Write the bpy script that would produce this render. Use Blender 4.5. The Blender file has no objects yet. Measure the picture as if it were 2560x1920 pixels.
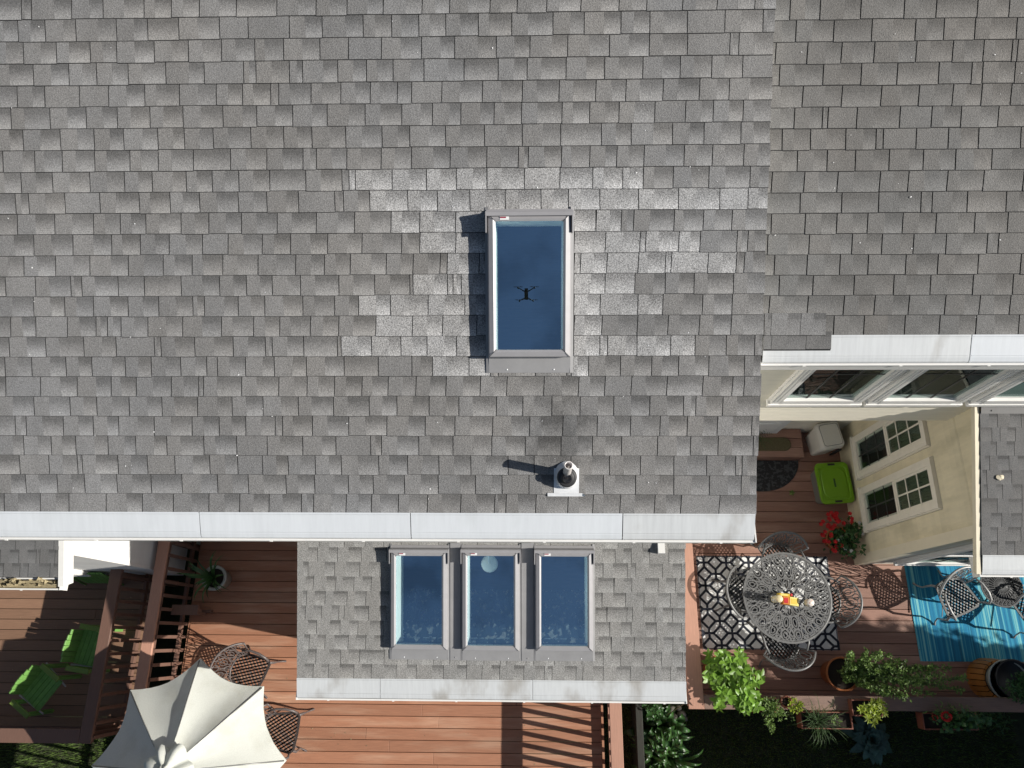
import bpy, math, random
from mathutils import Vector, Matrix
R = math.radians
rnd = random.Random(11)
scn = bpy.context.scene
COL = scn.collection
V = Vector

# ------------------------------------------------------------------ camera frame
F = 1808.0
CAM = V((0, 0, 10.5))
X_ = V((1, .0012, .0254)).normalized()
th = R(19.4)
Z_ = V((0, math.sin(th), math.cos(th))); Z_ = (Z_ - X_ * X_.dot(Z_)).normalized()
Y_ = Z_.cross(X_)
MR = Matrix((X_, Y_, Z_))            # camera -> world


def ray(px, py):
    return MR @ V(((px - 1280) / F, -(py - 960) / F, -1))


def on_plane(px, py, n, p0):
    d = ray(px, py)
    return CAM + d * (n.dot(p0 - CAM) / n.dot(d))


cam = bpy.data.cameras.new('camera'); cam.sensor_width = 36; cam.lens = 36 * F / 2560
cam.clip_start = .05; cam.clip_end = 500
camo = bpy.data.objects.new('camera', cam); COL.objects.link(camo)
camo.matrix_world = Matrix.Translation(CAM) @ MR.to_4x4()
scn.camera = camo

# ------------------------------------------------------------------ light
EL, AZ = R(32.4), R(10.2)
SUN = V((math.cos(EL) * math.cos(AZ), -math.cos(EL) * math.sin(AZ), math.sin(EL)))
sl = bpy.data.lights.new('sun', 'SUN'); sl.energy = 5.0; sl.angle = R(.53); sl.color = (1, .955, .88)
so = bpy.data.objects.new('sun', sl); COL.objects.link(so)
so.rotation_euler = SUN.to_track_quat('Z', 'Y').to_euler(); so.location = (20, -4, 20)
w = bpy.data.worlds.new('World'); scn.world = w; w.use_nodes = True
nt = w.node_tree; bg = nt.nodes['Background']
sky = nt.nodes.new('ShaderNodeTexSky'); sky.sky_type = 'NISHITA'; sky.sun_disc = False
sky.sun_elevation = EL; sky.sun_rotation = R(90) + AZ
nt.links.new(sky.outputs[0], bg.inputs[0]); bg.inputs[1].default_value = .052
scn.view_settings.view_transform = 'Standard'; scn.view_settings.look = 'None'
scn.view_settings.exposure = .22; scn.view_settings.gamma = 1

# ------------------------------------------------------------------ materials
MATS = {}


def mat(name, col, rough=.6, metal=0., nscale=8., namt=.15, stretch=(1, 1, 1), bump=0., tone=0., col2=None,
        c2scale=2., c2lo=.5, c2hi=.7, spec=.5, transl=0., c2stretch=(1, 1, 1)):
    m = bpy.data.materials.new(name); m.use_nodes = True
    t = m.node_tree; b = t.nodes['Principled BSDF']; N = t.nodes.new; L = t.links.new
    b.inputs['Roughness'].default_value = rough; b.inputs['Metallic'].default_value = metal
    b.inputs['Specular IOR Level'].default_value = spec
    tc = N('ShaderNodeTexCoord')
    mp = N('ShaderNodeMapping'); mp.inputs['Scale'].default_value = stretch; L(tc.outputs['Object'], mp.inputs[0])
    no = N('ShaderNodeTexNoise'); no.inputs['Scale'].default_value = nscale; no.inputs['Detail'].default_value = 4
    no.inputs['Roughness'].default_value = .65
    L(mp.outputs[0], no.inputs['Vector'])
    mr = N('ShaderNodeMapRange'); mr.inputs[1].default_value = .25; mr.inputs[2].default_value = .75
    mr.inputs[3].default_value = 1 - namt; mr.inputs[4].default_value = 1 + namt; L(no.outputs[0], mr.inputs[0])
    val = mr.outputs[0]
    if tone:
        at = N('ShaderNodeAttribute'); at.attribute_name = 'tone'
        sp = N('ShaderNodeSeparateColor'); L(at.outputs['Color'], sp.inputs[0])
        m2 = N('ShaderNodeMapRange'); m2.inputs[3].default_value = 1 - tone; m2.inputs[4].default_value = 1 + tone
        L(sp.outputs[0], m2.inputs[0])
        mu = N('ShaderNodeMath'); mu.operation = 'MULTIPLY'; L(val, mu.inputs[0]); L(m2.outputs[0], mu.inputs[1]); val = mu.outputs[0]
    base = None
    if col2:
        mp2 = N('ShaderNodeMapping'); mp2.inputs['Scale'].default_value = c2stretch; L(tc.outputs['Object'], mp2.inputs[0])
        n2 = N('ShaderNodeTexNoise'); n2.inputs['Scale'].default_value = c2scale; n2.inputs['Detail'].default_value = 5
        L(mp2.outputs[0], n2.inputs['Vector'])
        mr2 = N('ShaderNodeMapRange'); mr2.inputs[1].default_value = c2lo; mr2.inputs[2].default_value = c2hi; L(n2.outputs[0], mr2.inputs[0])
        mx = N('ShaderNodeMix'); mx.data_type = 'RGBA'; mx.inputs[6].default_value = (*col, 1); mx.inputs[7].default_value = (*col2, 1)
        L(mr2.outputs[0], mx.inputs[0]); base = mx.outputs[2]
    vm = N('ShaderNodeVectorMath'); vm.operation = 'SCALE'
    if base: L(base, vm.inputs[0])
    else: vm.inputs[0].default_value = col
    L(val, vm.inputs['Scale'])
    L(vm.outputs[0], b.inputs['Base Color'])
    if bump:
        bp = N('ShaderNodeBump'); bp.inputs['Strength'].default_value = bump; bp.inputs['Distance'].default_value = .004
        L(no.outputs[0], bp.inputs['Height']); L(bp.outputs[0], b.inputs['Normal'])
    if transl:
        tr = N('ShaderNodeBsdfTranslucent'); L(vm.outputs[0], tr.inputs[0])
        ms = N('ShaderNodeMixShader'); ms.inputs[0].default_value = transl
        L(b.outputs[0], ms.inputs[1]); L(tr.outputs[0], ms.inputs[2]); L(ms.outputs[0], t.nodes['Material Output'].inputs[0])
    MATS[name] = m
    return m


def glass(name, tint, fac, gcol, rough=0.):
    m = bpy.data.materials.new(name); m.use_nodes = True
    t = m.node_tree; N = t.nodes.new; L = t.links.new
    t.nodes.remove(t.nodes['Principled BSDF'])
    a = N('ShaderNodeBsdfTransparent'); a.inputs[0].default_value = (*tint, 1)
    g = N('ShaderNodeBsdfGlossy'); g.inputs[0].default_value = (*gcol, 1); g.inputs['Roughness'].default_value = rough
    ms = N('ShaderNodeAddShader'); sc = N('ShaderNodeMixShader'); bl = N('ShaderNodeBsdfTransparent'); bl.inputs[0].default_value = (0, 0, 0, 1)
    # uneven reflection put in by noise in the mirror layer's strength
    tc = N('ShaderNodeTexCoord'); no = N('ShaderNodeTexNoise'); no.inputs['Scale'].default_value = 2.2; no.inputs['Detail'].default_value = 5
    L(tc.outputs['Object'], no.inputs['Vector'])
    mr = N('ShaderNodeMapRange'); mr.inputs[1].default_value = .3; mr.inputs[2].default_value = .7
    mr.inputs[3].default_value = fac * .7; mr.inputs[4].default_value = fac * 1.3; L(no.outputs[0], mr.inputs[0]); L(mr.outputs[0], sc.inputs[0])
    L(bl.outputs[0], sc.inputs[1]); L(g.outputs[0], sc.inputs[2]); L(a.outputs[0], ms.inputs[0]); L(sc.outputs[0], ms.inputs[1])
    L(ms.outputs[0], t.nodes['Material Output'].inputs[0])
    return m


def shingle_mat(name, base, warm, contrast, speck, stain=None, tv=.075, sharp=False):
    m = bpy.data.materials.new(name); m.use_nodes = True
    t = m.node_tree; b = t.nodes['Principled BSDF']; N = t.nodes.new; L = t.links.new
    b.inputs['Roughness'].default_value = .92; b.inputs['Specular IOR Level'].default_value = .25

    def M(op, a, c, clamp=False):
        n = N('ShaderNodeMath'); n.operation = op; n.use_clamp = clamp
        for i, q in enumerate((a, c)):
            if isinstance(q, (int, float)): n.inputs[i].default_value = q
            else: L(q, n.inputs[i])
        return n.outputs[0]

    def MR_(v, a, c, d, e):
        n = N('ShaderNodeMapRange'); L(v, n.inputs[0])
        for i, q in enumerate((a, c, d, e)): n.inputs[i + 1].default_value = q
        return n.outputs[0]
    at = N('ShaderNodeAttribute'); at.attribute_name = 'tone'
    sp = N('ShaderNodeSeparateColor'); L(at.outputs['Color'], sp.inputs[0])
    r, g, nw, v = sp.outputs[0], sp.outputs[1], sp.outputs[2], at.outputs['Alpha']
    tc = N('ShaderNodeTexCoord')

    def noise(sc, det=3, rough=.6, st=None):
        n = N('ShaderNodeTexNoise'); n.inputs['Scale'].default_value = sc; n.inputs['Detail'].default_value = det; n.inputs['Roughness'].default_value = rough
        if st:
            mp = N('ShaderNodeMapping'); mp.inputs['Scale'].default_value = st; L(tc.outputs['Object'], mp.inputs[0]); L(mp.outputs[0], n.inputs['Vector'])
        else: L(tc.outputs['Object'], n.inputs['Vector'])
        return n.outputs[0]
    val = MR_(r, 0, 1, 1 - tv, 1 + tv)
    # printed colour blend of the tab: dark upper half running out to a pale lower half
    e = M('ADD', v, M('MULTIPLY', M('SUBTRACT', noise(45, 3, .7), .5), .5))
    grad = MR_(e, .10, .78, 1 + contrast * .95, 1 - contrast * .85)
    if sharp: grad = M('MULTIPLY', grad, MR_(M('ADD', v, M('MULTIPLY', M('SUBTRACT', noise(70, 3, .7), .5), .12)), .74, .82, 1.0, .74))
    val = M('MULTIPLY', val, M('ADD', M('MULTIPLY', g, M('SUBTRACT', grad, 1)), 1))
    s1 = MR_(noise(105, 2, .8), .32, .68, -1, 1); s2 = MR_(noise(300, 1, .5), .3, .7, -1, 1)
    sa = M('ADD', M('MULTIPLY', nw, speck * .9), speck)
    sp_ = M('MULTIPLY', M('ADD', M('MULTIPLY', s1, .8), M('MULTIPLY', s2, .7)), sa)
    val = M('MULTIPLY', val, M('ADD', sp_, 1))
    val = M('MULTIPLY', val, M('ADD', M('MULTIPLY', nw, .5), 1))
    big = M('MULTIPLY', MR_(noise(1.1, 5, .6, (1, .45, .45)), .3, .7, .9, 1.1), MR_(noise(2.3, 5, .65, (1, .16, .16)), .35, .68, 1.06, .86))
    val = M('MULTIPLY', val, big)
    if stain:
        vm = N('ShaderNodeVectorMath'); vm.operation = 'SUBTRACT'; L(tc.outputs['Object'], vm.inputs[0]); vm.inputs[1].default_value = stain
        mp = N('ShaderNodeMapping'); mp.inputs['Scale'].default_value = (3.3, 3.0, 3.0); L(vm.outputs[0], mp.inputs[0])
        ln = N('ShaderNodeVectorMath'); ln.operation = 'LENGTH'; L(mp.outputs[0], ln.inputs[0])
        d = M('ADD', ln.outputs['Value'], M('MULTIPLY', M('SUBTRACT', noise(14, 4, .7), .5), 1.7))
        val = M('MULTIPLY', val, MR_(d, .3, 1.0, .62, 1.0))
    cr = N('ShaderNodeMix'); cr.data_type = 'RGBA'
    cr.inputs[6].default_value = (*base, 1); cr.inputs[7].default_value = (*warm, 1)
    hue = M('ADD', MR_(noise(.55, 4, .6), .35, .65, -.1, .7), M('MULTIPLY', M('FRACT', M('MULTIPLY', r, 7.31), 0), .5))
    L(M('MULTIPLY', hue, M('SUBTRACT', 1, M('MULTIPLY', nw, .5)), True), cr.inputs[0])
    vs = N('ShaderNodeVectorMath'); vs.operation = 'SCALE'; L(cr.outputs[2], vs.inputs[0]); L(val, vs.inputs['Scale'])
    L(vs.outputs[0], b.inputs['Base Color'])
    bp = N('ShaderNodeBump'); bp.inputs['Strength'].default_value = .5; bp.inputs['Distance'].default_value = .002
    L(M('ADD', s1, s2), bp.inputs['Height']); L(bp.outputs[0], b.inputs['Normal'])
    MATS[name] = m
    return m


# ------------------------------------------------------------------ mesh builder
class MB:
    def __init__(s): s.v = []; s.f = []; s.mi = []; s.c = []; s.sm = []

    def add(s, vs, fs, mi=0, c=None, sm=False):
        o = len(s.v); s.v += [tuple(q) for q in vs]
        for f in fs:
            s.f.append(tuple(o + i for i in f)); s.mi.append(mi); s.sm.append(sm)
            s.c.append(c if c else (.5, .5, .5, 1))
        return s

    def quad(s, a, b, c_, d, mi=0, c=None): return s.add((a, b, c_, d), ((0, 1, 2, 3),), mi, c)

    def box(s, lo, hi, mi=0, c=None, mtx=None):
        x0, y0, z0 = lo; x1, y1, z1 = hi
        vs = [V(q) for q in ((x0, y0, z0), (x1, y0, z0), (x1, y1, z0), (x0, y1, z0), (x0, y0, z1), (x1, y0, z1), (x1, y1, z1), (x0, y1, z1))]
        if mtx: vs = [mtx @ q for q in vs]
        return s.add(vs, ((3, 2, 1, 0), (4, 5, 6, 7), (0, 1, 5, 4), (1, 2, 6, 5), (2, 3, 7, 6), (3, 0, 4, 7)), mi, c)

    def bbox(s, lo, hi, b=.006, mi=0, c=None, mtx=None):
        """box with chamfered upper edges"""
        x0, y0, z0 = lo; x1, y1, z1 = hi
        P = []
        for z, i in ((z0, 0), (z1 - b, 0), (z1, b)):
            P += [V((x0 + i, y0 + i, z)), V((x1 - i, y0 + i, z)), V((x1 - i, y1 - i, z)), V((x0 + i, y1 - i, z))]
        if mtx: P = [mtx @ q for q in P]
        fs = [(3, 2, 1, 0), (8, 9, 10, 11)]
        for k in (0, 4):
            for i in range(4): fs.append((k + i, k + (i + 1) % 4, k + 4 + (i + 1) % 4, k + 4 + i))
        return s.add(P, fs, mi, c)

    def prism(s, poly, z0, z1, mi=0, c=None, top=None, mtx=None, inset=0, insz=0):
        n = len(poly)
        P = [V((x, y, z0)) for x, y in poly] + [V((x, y, z1 - insz)) for x, y in poly]
        fs = [tuple(reversed(range(n)))]
        k = n
        for i in range(n): fs.append((i, (i + 1) % n, n + (i + 1) % n, n + i))
        if inset:
            cx = sum(p[0] for p in poly) / n; cy = sum(p[1] for p in poly) / n
            for x, y in poly:
                d = V((cx - x, cy - y)); d = d.normalized() * inset
                P.append(V((x + d.x, y + d.y, z1)))
            for i in range(n): fs.append((n + i, n + (i + 1) % n, 2 * n + (i + 1) % n, 2 * n + i))
            k = 2 * n
        fs.append(tuple(range(k, k + n)))
        if mtx: P = [mtx @ q for q in P]
        return s.add(P, fs, mi, c)

    def tube(s, pts, r, n=6, mi=0, c=None, closed=False, cap=True):
        pts = [V(p) for p in pts]; m = len(pts)
        rs = r if isinstance(r, (list, tuple)) else [r] * m
        vs = []; up = V((0, 0, 1)); last = None
        for i in range(m):
            a = pts[(i - 1) % m] if (i or closed) else pts[0]; b = pts[(i + 1) % m] if (i < m - 1 or closed) else pts[-1]
            d = (b - a)
            d = d.normalized() if d.length > 1e-9 else V((0, 0, 1))
            if last is None:
                u = d.cross(up) if abs(d.z) < .95 else d.cross(V((1, 0, 0)))
            else: u = last - d * d.dot(last)
            u = u.normalized() if u.length > 1e-9 else V((1, 0, 0))
            last = u; w_ = d.cross(u)
            for k in range(n):
                a_ = 2 * math.pi * k / n
                vs.append(pts[i] + (u * math.cos(a_) + w_ * math.sin(a_)) * rs[i])
        fs = []
        for i in range(m if closed else m - 1):
            j = (i + 1) % m
            for k in range(n): fs.append((i * n + k, i * n + (k + 1) % n, j * n + (k + 1) % n, j * n + k))
        if cap and not closed: fs += [tuple(reversed(range(n))), tuple(range((m - 1) * n, m * n))]
        return s.add(vs, fs, mi, c, True)

    def lathe(s, prof, n=24, mi=0, c=None, ctr=(0, 0, 0), sx=1, sy=1):
        vs = []
        for r_, z in prof:
            for k in range(n):
                a = 2 * math.pi * k / n; vs.append((ctr[0] + r_ * sx * math.cos(a), ctr[1] + r_ * sy * math.sin(a), ctr[2] + z))
        fs = []
        for i in range(len(prof) - 1):
            for k in range(n): fs.append((i * n + k, i * n + (k + 1) % n, (i + 1) * n + (k + 1) % n, (i + 1) * n + k))
        return s.add(vs, fs, mi, c, True)

    def ribbon(s, pts, wd, z0, z1, closed=False, mi=0, c=None):
        """flat bar along a plan path"""
        m = len(pts); vs = []
        for i in range(m):
            a = pts[(i - 1) % m] if (i or closed) else pts[0]; b = pts[(i + 1) % m] if (i < m - 1 or closed) else pts[-1]
            dx, dy = b[0] - a[0], b[1] - a[1]; l = math.hypot(dx, dy) or 1
            nx, ny = -dy / l * wd / 2, dx / l * wd / 2; x, y = pts[i][:2]
            vs += [(x + nx, y + ny, z0), (x - nx, y - ny, z0), (x - nx, y - ny, z1), (x + nx, y + ny, z1)]
        fs = []
        for i in range(m if closed else m - 1):
            j = (i + 1) % m
            for k in range(4): fs.append((i * 4 + k, i * 4 + (k + 1) % 4, j * 4 + (k + 1) % 4, j * 4 + k))
        if not closed: fs += [(3, 2, 1, 0), tuple((m - 1) * 4 + q for q in (0, 1, 2, 3))]
        return s.add(vs, fs, mi, c)

    def build(s, name, mats, parent=None, local=False, smooth=None):
        me = bpy.data.meshes.new(name)
        off = V((0, 0, 0))
        if parent is not None and not local:
            p = parent
            while p is not None: off += p.location; p = p.parent
        vs = s.v if off.length == 0 else [(x - off.x, y - off.y, z - off.z) for x, y, z in s.v]
        me.from_pydata(vs, [], s.f)
        if not isinstance(mats, (list, tuple)): mats = [mats]
        for m in mats: me.materials.append(m)
        me.polygons.foreach_set('material_index', s.mi)
        me.polygons.foreach_set('use_smooth', s.sm if smooth is None else [smooth] * len(s.f))
        ca = me.color_attributes.new('tone', 'FLOAT_COLOR', 'CORNER')
        buf = []
        for f, c in zip(s.f, s.c):
            if isinstance(c[0], (tuple, list)):
                for q in c: buf += q
            else: buf += list(c) * len(f)
        ca.data.foreach_set('color', buf)
        me.update()
        o = bpy.data.objects.new(name, me); COL.objects.link(o)
        if parent is not None: o.parent = parent
        return o


def thing(name, label, cat, loc=(0, 0, 0), rz=0, group=None):
    o = bpy.data.objects.new(name, None); COL.objects.link(o); o.empty_display_size = .1
    o.location = loc; o.rotation_euler = (0, 0, rz)
    return tag(o, label, cat, group)


def tag(o, label, cat, group=None):
    o['label'] = label; o['category'] = cat
    if group: o['group'] = group
    return o


def struct(o, kind='structure', label=None, cat=None):
    o['kind'] = kind
    if label: o['label'] = label
    if cat: o['category'] = cat
    return o


def dup(root, loc, rz, label, group=None):
    r = root.copy(); COL.objects.link(r); r.location = loc; r.rotation_euler = (0, 0, rz); r['label'] = label
    if group: r['group'] = group
    for ch in list(root.children):
        c = ch.copy(); COL.objects.link(c); c.parent = r
        for g in ch.children:
            d = g.copy(); COL.objects.link(d); d.parent = c
    return r


def t1(): return (rnd.random(), rnd.random(), rnd.random(), 1)


# ------------------------------------------------------------------ palette
m_shingle = shingle_mat('weathered_shingle', (.237, .238, .241), (.237, .229, .220), .40, .32, tuple(on_plane(1402, 1095, V((0, -.44721, .89443)), CAM - V((0, -.44721, .89443)) * 5.08) - V((-2, 4, 0))))
m_shingle_right = shingle_mat('brown_grey_shingle', (.195, .195, .192), (.198, .188, .176), .27, .26)
m_shingle_sun = shingle_mat('pale_grey_shingle', (.265, .264, .258), (.255, .248, .236), .24, .40, None, .05, True)
m_shingle_sun2 = shingle_mat('mid_grey_shingle', (.175, .176, .178), (.17, .166, .162), .14, .26, None, .06, True)
m_edge = mat('shingle_edge', (.022, .022, .023), .95, namt=.3, nscale=60)
m_guard = mat('white_aluminium', (.66, .69, .72), .38, 0, 30, .05, (1, .08, .08), col2=(.60, .63, .65), c2scale=3.2, c2lo=.56, c2hi=.85, c2stretch=(1.5, 1, 1))
m_guard_dirty = mat('stained_aluminium', (.60, .62, .63), .42, 0, 40, .08, (1, .08, .08), col2=(.40, .39, .37), c2scale=4, c2lo=.55, c2hi=.72, c2stretch=(1, .5, .5))
m_white = mat('white_paint', (.80, .79, .76), .45, namt=.04, nscale=10)
m_cladding = mat('grey_cladding', (.36, .352, .362), .4, .1, 14, .06)
m_flashing = mat('grey_flashing', (.30, .298, .302), .5, .1, 6, .1)
m_flashing_dark = mat('dark_flashing', (.15, .148, .146), .6, 0, 6, .12)
m_win_bounce = mat('bounce_warmed_white_paint', (.84, .79, .68), .45, namt=.05, nscale=10)  # white frames with the warm bounce light put into the colour
m_iron_shade = mat('shade_darkened_cast_metal', (.06, .062, .064), .45, .1, 60, .2)  # cast metal darkened to carry the gutter's shade on the side table
m_steel = mat('galvanised_steel', (.78, .79, .80), .35, .1, 30, .08)
m_rubber = mat('black_rubber', (.035, .035, .037), .55, namt=.2)
m_pvc = mat('white_pvc', (.72, .68, .66), .4, namt=.08)
m_sticker = mat('red_sticker', (.30, .03, .06), .5)
m_label = mat('paper_label', (.82, .82, .82), .6, namt=.02)
m_drywall = mat('drywall', (.74, .76, .74), .8, namt=.05)
m_dark = mat('dark_interior', (.035, .036, .04), .8)
m_woodfloor = mat('wood_floor', (.10, .06, .035), .5, nscale=6, namt=.3, stretch=(1, 8, 1))
m_siding = mat('cream_siding', (.84, .79, .66), .55, nscale=3, namt=.06, stretch=(1, 1, 6), tone=.03)
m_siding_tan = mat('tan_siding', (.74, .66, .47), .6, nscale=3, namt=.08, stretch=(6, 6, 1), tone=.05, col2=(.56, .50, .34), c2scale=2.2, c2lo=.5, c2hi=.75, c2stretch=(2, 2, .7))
m_siding_white = mat('white_siding', (.74, .74, .72), .55, nscale=4, namt=.05, tone=.03)
m_trim = mat('cream_trim', (.76, .69, .53), .5, nscale=6, namt=.06)
m_soffit = mat('soffit', (.6, .55, .45), .6)
m_glass_sky = glass('skylight_glass', (.66, .76, .76), .95, (.64, .88, 1.0))
m_glass_win = glass('window_glass', (.66, .72, .70), .07, (.9, .95, 1))
m_screen = mat('insect_screen', (.028, .029, .027), .75, nscale=200, namt=.25)
m_scrbar = mat('screened_bar', (.05, .049, .046), .7)
m_curtain = mat('curtain', (.33, .33, .23), .8, namt=.1)
m_blind = mat('window_blind', (.33, .38, .38), .6, namt=.05)
m_deck_c = mat('orange_deck_wood', (.385, .18, .105), .6, 0, 9, .2, (.5, 14, 1), .1, tone=.12, col2=(.50, .30, .20), c2scale=2.6, c2lo=.48, c2hi=.74, c2stretch=(.4, 3, 1))
m_deck_r = mat('red_brown_deck_wood', (.29, .155, .113), .6, 0, 9, .24, (.5, 14, 1), .1, tone=.14, col2=(.40, .25, .19), c2scale=2.4, c2lo=.48, c2hi=.78, c2stretch=(.4, 3, 1))
m_deck_l = mat('brown_deck_wood', (.25, .145, .092), .6, 0, 9, .2, (.5, 14, 1), .1, tone=.14)
m_rail = mat('rail_wood', (.48, .26, .185), .6, 0, 10, .14, (12, .6, 1), .08, tone=.06)
m_rail_y = m_rail
m_rail_x = mat('rail_wood_cross', (.46, .25, .175), .6, 0, 10, .14, (.6, 12, 1), .08, tone=.06)
m_rail_grey = mat('grey_brown_rail_wood', (.235, .15, .115), .65, 0, 10, .2, (.6, 12, 1), .08, tone=.1)  # darker and greyer than the orange cap on the same deck
m_rail_l = mat('brown_rail_wood', (.17, .095, .07), .6, 0, 10, .16, (12, .6, 1), .08, tone=.08)
m_soil = mat('soil', (.022, .016, .011), .95, nscale=60, namt=.5)
m_ground = mat('lawn_soil', (.036, .044, .018), .95, nscale=12, namt=.5)
m_iron = mat('grey_cast_metal', (.17, .17, .168), .42, .1, 60, .15)
m_iron_b = mat('bronze_cast_metal', (.125, .105, .10), .42, .1, 60, .2)
m_iron_l = mat('pale_cast_metal', (.36, .36, .35), .35, .1, 60, .12)  # sun glare on the blue rug chairs put into this pale grey
m_canvas = mat('canvas', (.70, .72, .665), .85, 0, 90, .07, bump=.5, transl=.12, col2=(.60, .61, .54), c2scale=3.5, c2lo=.5, c2hi=.75)
m_pole = mat('umbrella_pole', (.30, .30, .29), .4, .6)
m_green = mat('green_plastic', (.16, .34, .08), .45, namt=.2, nscale=20, tone=.08)
m_green_arm = mat('yellow_green_plastic', (.17, .26, .05), .45, namt=.12)
m_lid = mat('lime_green_plastic', (.17, .36, .012), .38, namt=.05)
m_tub = mat('translucent_tub', (.16, .17, .16), .4, namt=.1)
m_bin = mat('beige_plastic', (.72, .70, .63), .45, namt=.04)
m_black = mat('black_plastic', (.02, .02, .021), .5)
m_mat = mat('coir_mat', (.13, .11, .055), .95, nscale=70, namt=.35)
m_halfmat = mat('black_mat', (.018, .018, .020), .8, nscale=24, namt=.2, col2=(.06, .062, .066), c2scale=26, c2lo=.5, c2hi=.56)
m_rugw = mat('rug_white', (.82, .83, .82), .9, nscale=150, namt=.08)
m_rugb = mat('rug_navy', (.022, .026, .040), .9, nscale=150, namt=.2)
m_terra = mat('terracotta', (.42, .14, .045), .7, namt=.15)
m_copper = mat('brown_planter', (.25, .085, .05), .55, namt=.15)
m_barrel = mat('orange_stave_wood', (.40, .16, .035), .5, 0, 10, .25, (9, 9, .6), tone=.12)
m_ceramic = mat('white_ceramic', (.42, .44, .40), .3, namt=.1)
m_stone = mat('pale_stone', (.30, .27, .22), .9, nscale=20, namt=.3, tone=.2)
m_leaf = mat('bright_leaf', (.16, .30, .035), .42, nscale=6, namt=.15, tone=.45, transl=.28)
m_herb = mat('herb_leaf', (.15, .24, .055), .5, nscale=6, namt=.15, tone=.45, transl=.25)
m_lime = mat('lime_leaf', (.28, .36, .03), .45, namt=.12, tone=.35, transl=.3)
m_darkleaf = mat('dark_leaf', (.045, .115, .03), .4, namt=.15, tone=.5, transl=.2)
m_hosta = mat('lily_leaf', (.05, .12, .028), .35, namt=.15, tone=.4, transl=.2)
m_kale = mat('blue_green_leaf', (.05, .115, .085), .5, nscale=30, namt=.3, tone=.35, transl=.12)
m_blade = mat('grass_blade', (.10, .16, .035), .5, namt=.2, tone=.5, transl=.25)
m_chive = mat('chive_blade', (.085, .15, .055), .5, namt=.2, tone=.35, transl=.2)
m_stem = mat('plant_stem', (.12, .16, .06), .6, namt=.15)
m_dry = mat('dry_stem', (.22, .16, .08), .8, namt=.2)
m_red = mat('red_petal', (.55, .012, .015), .5, namt=.1, tone=.25, transl=.2)
m_whitep = mat('white_petal', (.75, .74, .72), .5, namt=.05, transl=.2)
m_hedge = mat('hedge_leaf', (.03, .06, .02), .6, namt=.2, tone=.4)
m_cream = mat('cream_paper', (.74, .66, .50), .8, nscale=30, namt=.12)
m_yellow = mat('yellow_card', (.72, .50, .05), .5, namt=.08)
m_yellow2 = mat('pale_yellow_card', (.78, .66, .20), .5, namt=.08)
m_orange = mat('orange_card', (.62, .22, .03), .5, namt=.1)
m_redlid = mat('red_plastic', (.55, .03, .04), .4)
m_jar = mat('patterned_jar', (.72, .58, .28), .45, nscale=30, namt=.25, col2=(.75, .72, .66), c2scale=34, c2lo=.46, c2hi=.54)
m_jarlid = mat('patterned_lid', (.70, .62, .38), .45, nscale=60, namt=.15, col2=(.45, .25, .18), c2scale=60, c2lo=.55, c2hi=.62)
m_jarlid2 = mat('pale_patterned_lid', (.74, .68, .62), .45, nscale=60, namt=.1, col2=(.5, .16, .13), c2scale=55, c2lo=.57, c2hi=.63)
m_drone = mat('drone_shell', (.03, .03, .033), .5)
m_floral = mat('floral_cloth', (.10, .13, .16), .9, nscale=40, namt=.3, col2=(.9, .82, .76), c2scale=17, c2lo=.55, c2hi=.60)
m_debris = mat('leaf_debris', (.30, .25, .15), .9, nscale=60, namt=.4, tone=.4)
m_timber = mat('dark_timber', (.035, .036, .030), .9, nscale=8, namt=.3, stretch=(8, 1, 1))
m_asphalt_patch = m_shingle_sun

# blue rug: streaks along one axis
m_rugblue = bpy.data.materials.new('blue_striped_rug'); m_rugblue.use_nodes = True
_t = m_rugblue.node_tree; _b = _t.nodes['Principled BSDF']; _b.inputs['Roughness'].default_value = .85; _b.inputs['Specular IOR Level'].default_value = .2
_tc = _t.nodes.new('ShaderNodeTexCoord')
_outs = []
for sc, st in ((1, (38, .25, 1)), (1, (7, .12, 1)), (1, (90, 1.0, 1))):
    mp = _t.nodes.new('ShaderNodeMapping'); mp.inputs['Scale'].default_value = st; mp.inputs['Rotation'].default_value = (0, 0, R(-2)); _t.links.new(_tc.outputs['Object'], mp.inputs[0])
    no = _t.nodes.new('ShaderNodeTexNoise'); no.inputs['Scale'].default_value = sc; no.inputs['Detail'].default_value = 2; _t.links.new(mp.outputs[0], no.inputs['Vector']); _outs.append(no.outputs[0])
_a = _t.nodes.new('ShaderNodeMath'); _a.operation = 'MULTIPLY_ADD'; _t.links.new(_outs[1], _a.inputs[0]); _a.inputs[1].default_value = .8; _t.links.new(_outs[0], _a.inputs[2])
_a2 = _t.nodes.new('ShaderNodeMath'); _a2.operation = 'MULTIPLY_ADD'; _t.links.new(_outs[2], _a2.inputs[0]); _a2.inputs[1].default_value = .3; _t.links.new(_a.outputs[0], _a2.inputs[2])
_cr = _t.nodes.new('ShaderNodeValToRGB'); _t.links.new(_a2.outputs[0], _cr.inputs[0])
_e = _cr.color_ramp.elements
_e[0].position = .72; _e[0].color = (.025, .15, .24, 1); _e[1].position = 1.32; _e[1].color = (.24, .56, .58, 1)
for p_, c_ in ((.9, (.012, .085, .20, 1)), (1.0, (.02, .16, .32, 1)), (1.1, (.035, .24, .36, 1))):
    pass
_e[0].position = .55; _e[1].position = .88
_n = _t.nodes.new('ShaderNodeMath'); _n.operation = 'MULTIPLY'; _n.inputs[1].default_value = .72; _t.links.new(_a2.outputs[0], _n.inputs[0]); _t.links.new(_n.outputs[0], _cr.inputs[0])
for p_, c_ in ((.66, (.024, .19, .34, 1)), (.735, (.03, .25, .44, 1)), (.80, (.075, .37, .48, 1))):
    q = _e.new(p_); q.color = c_
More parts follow.
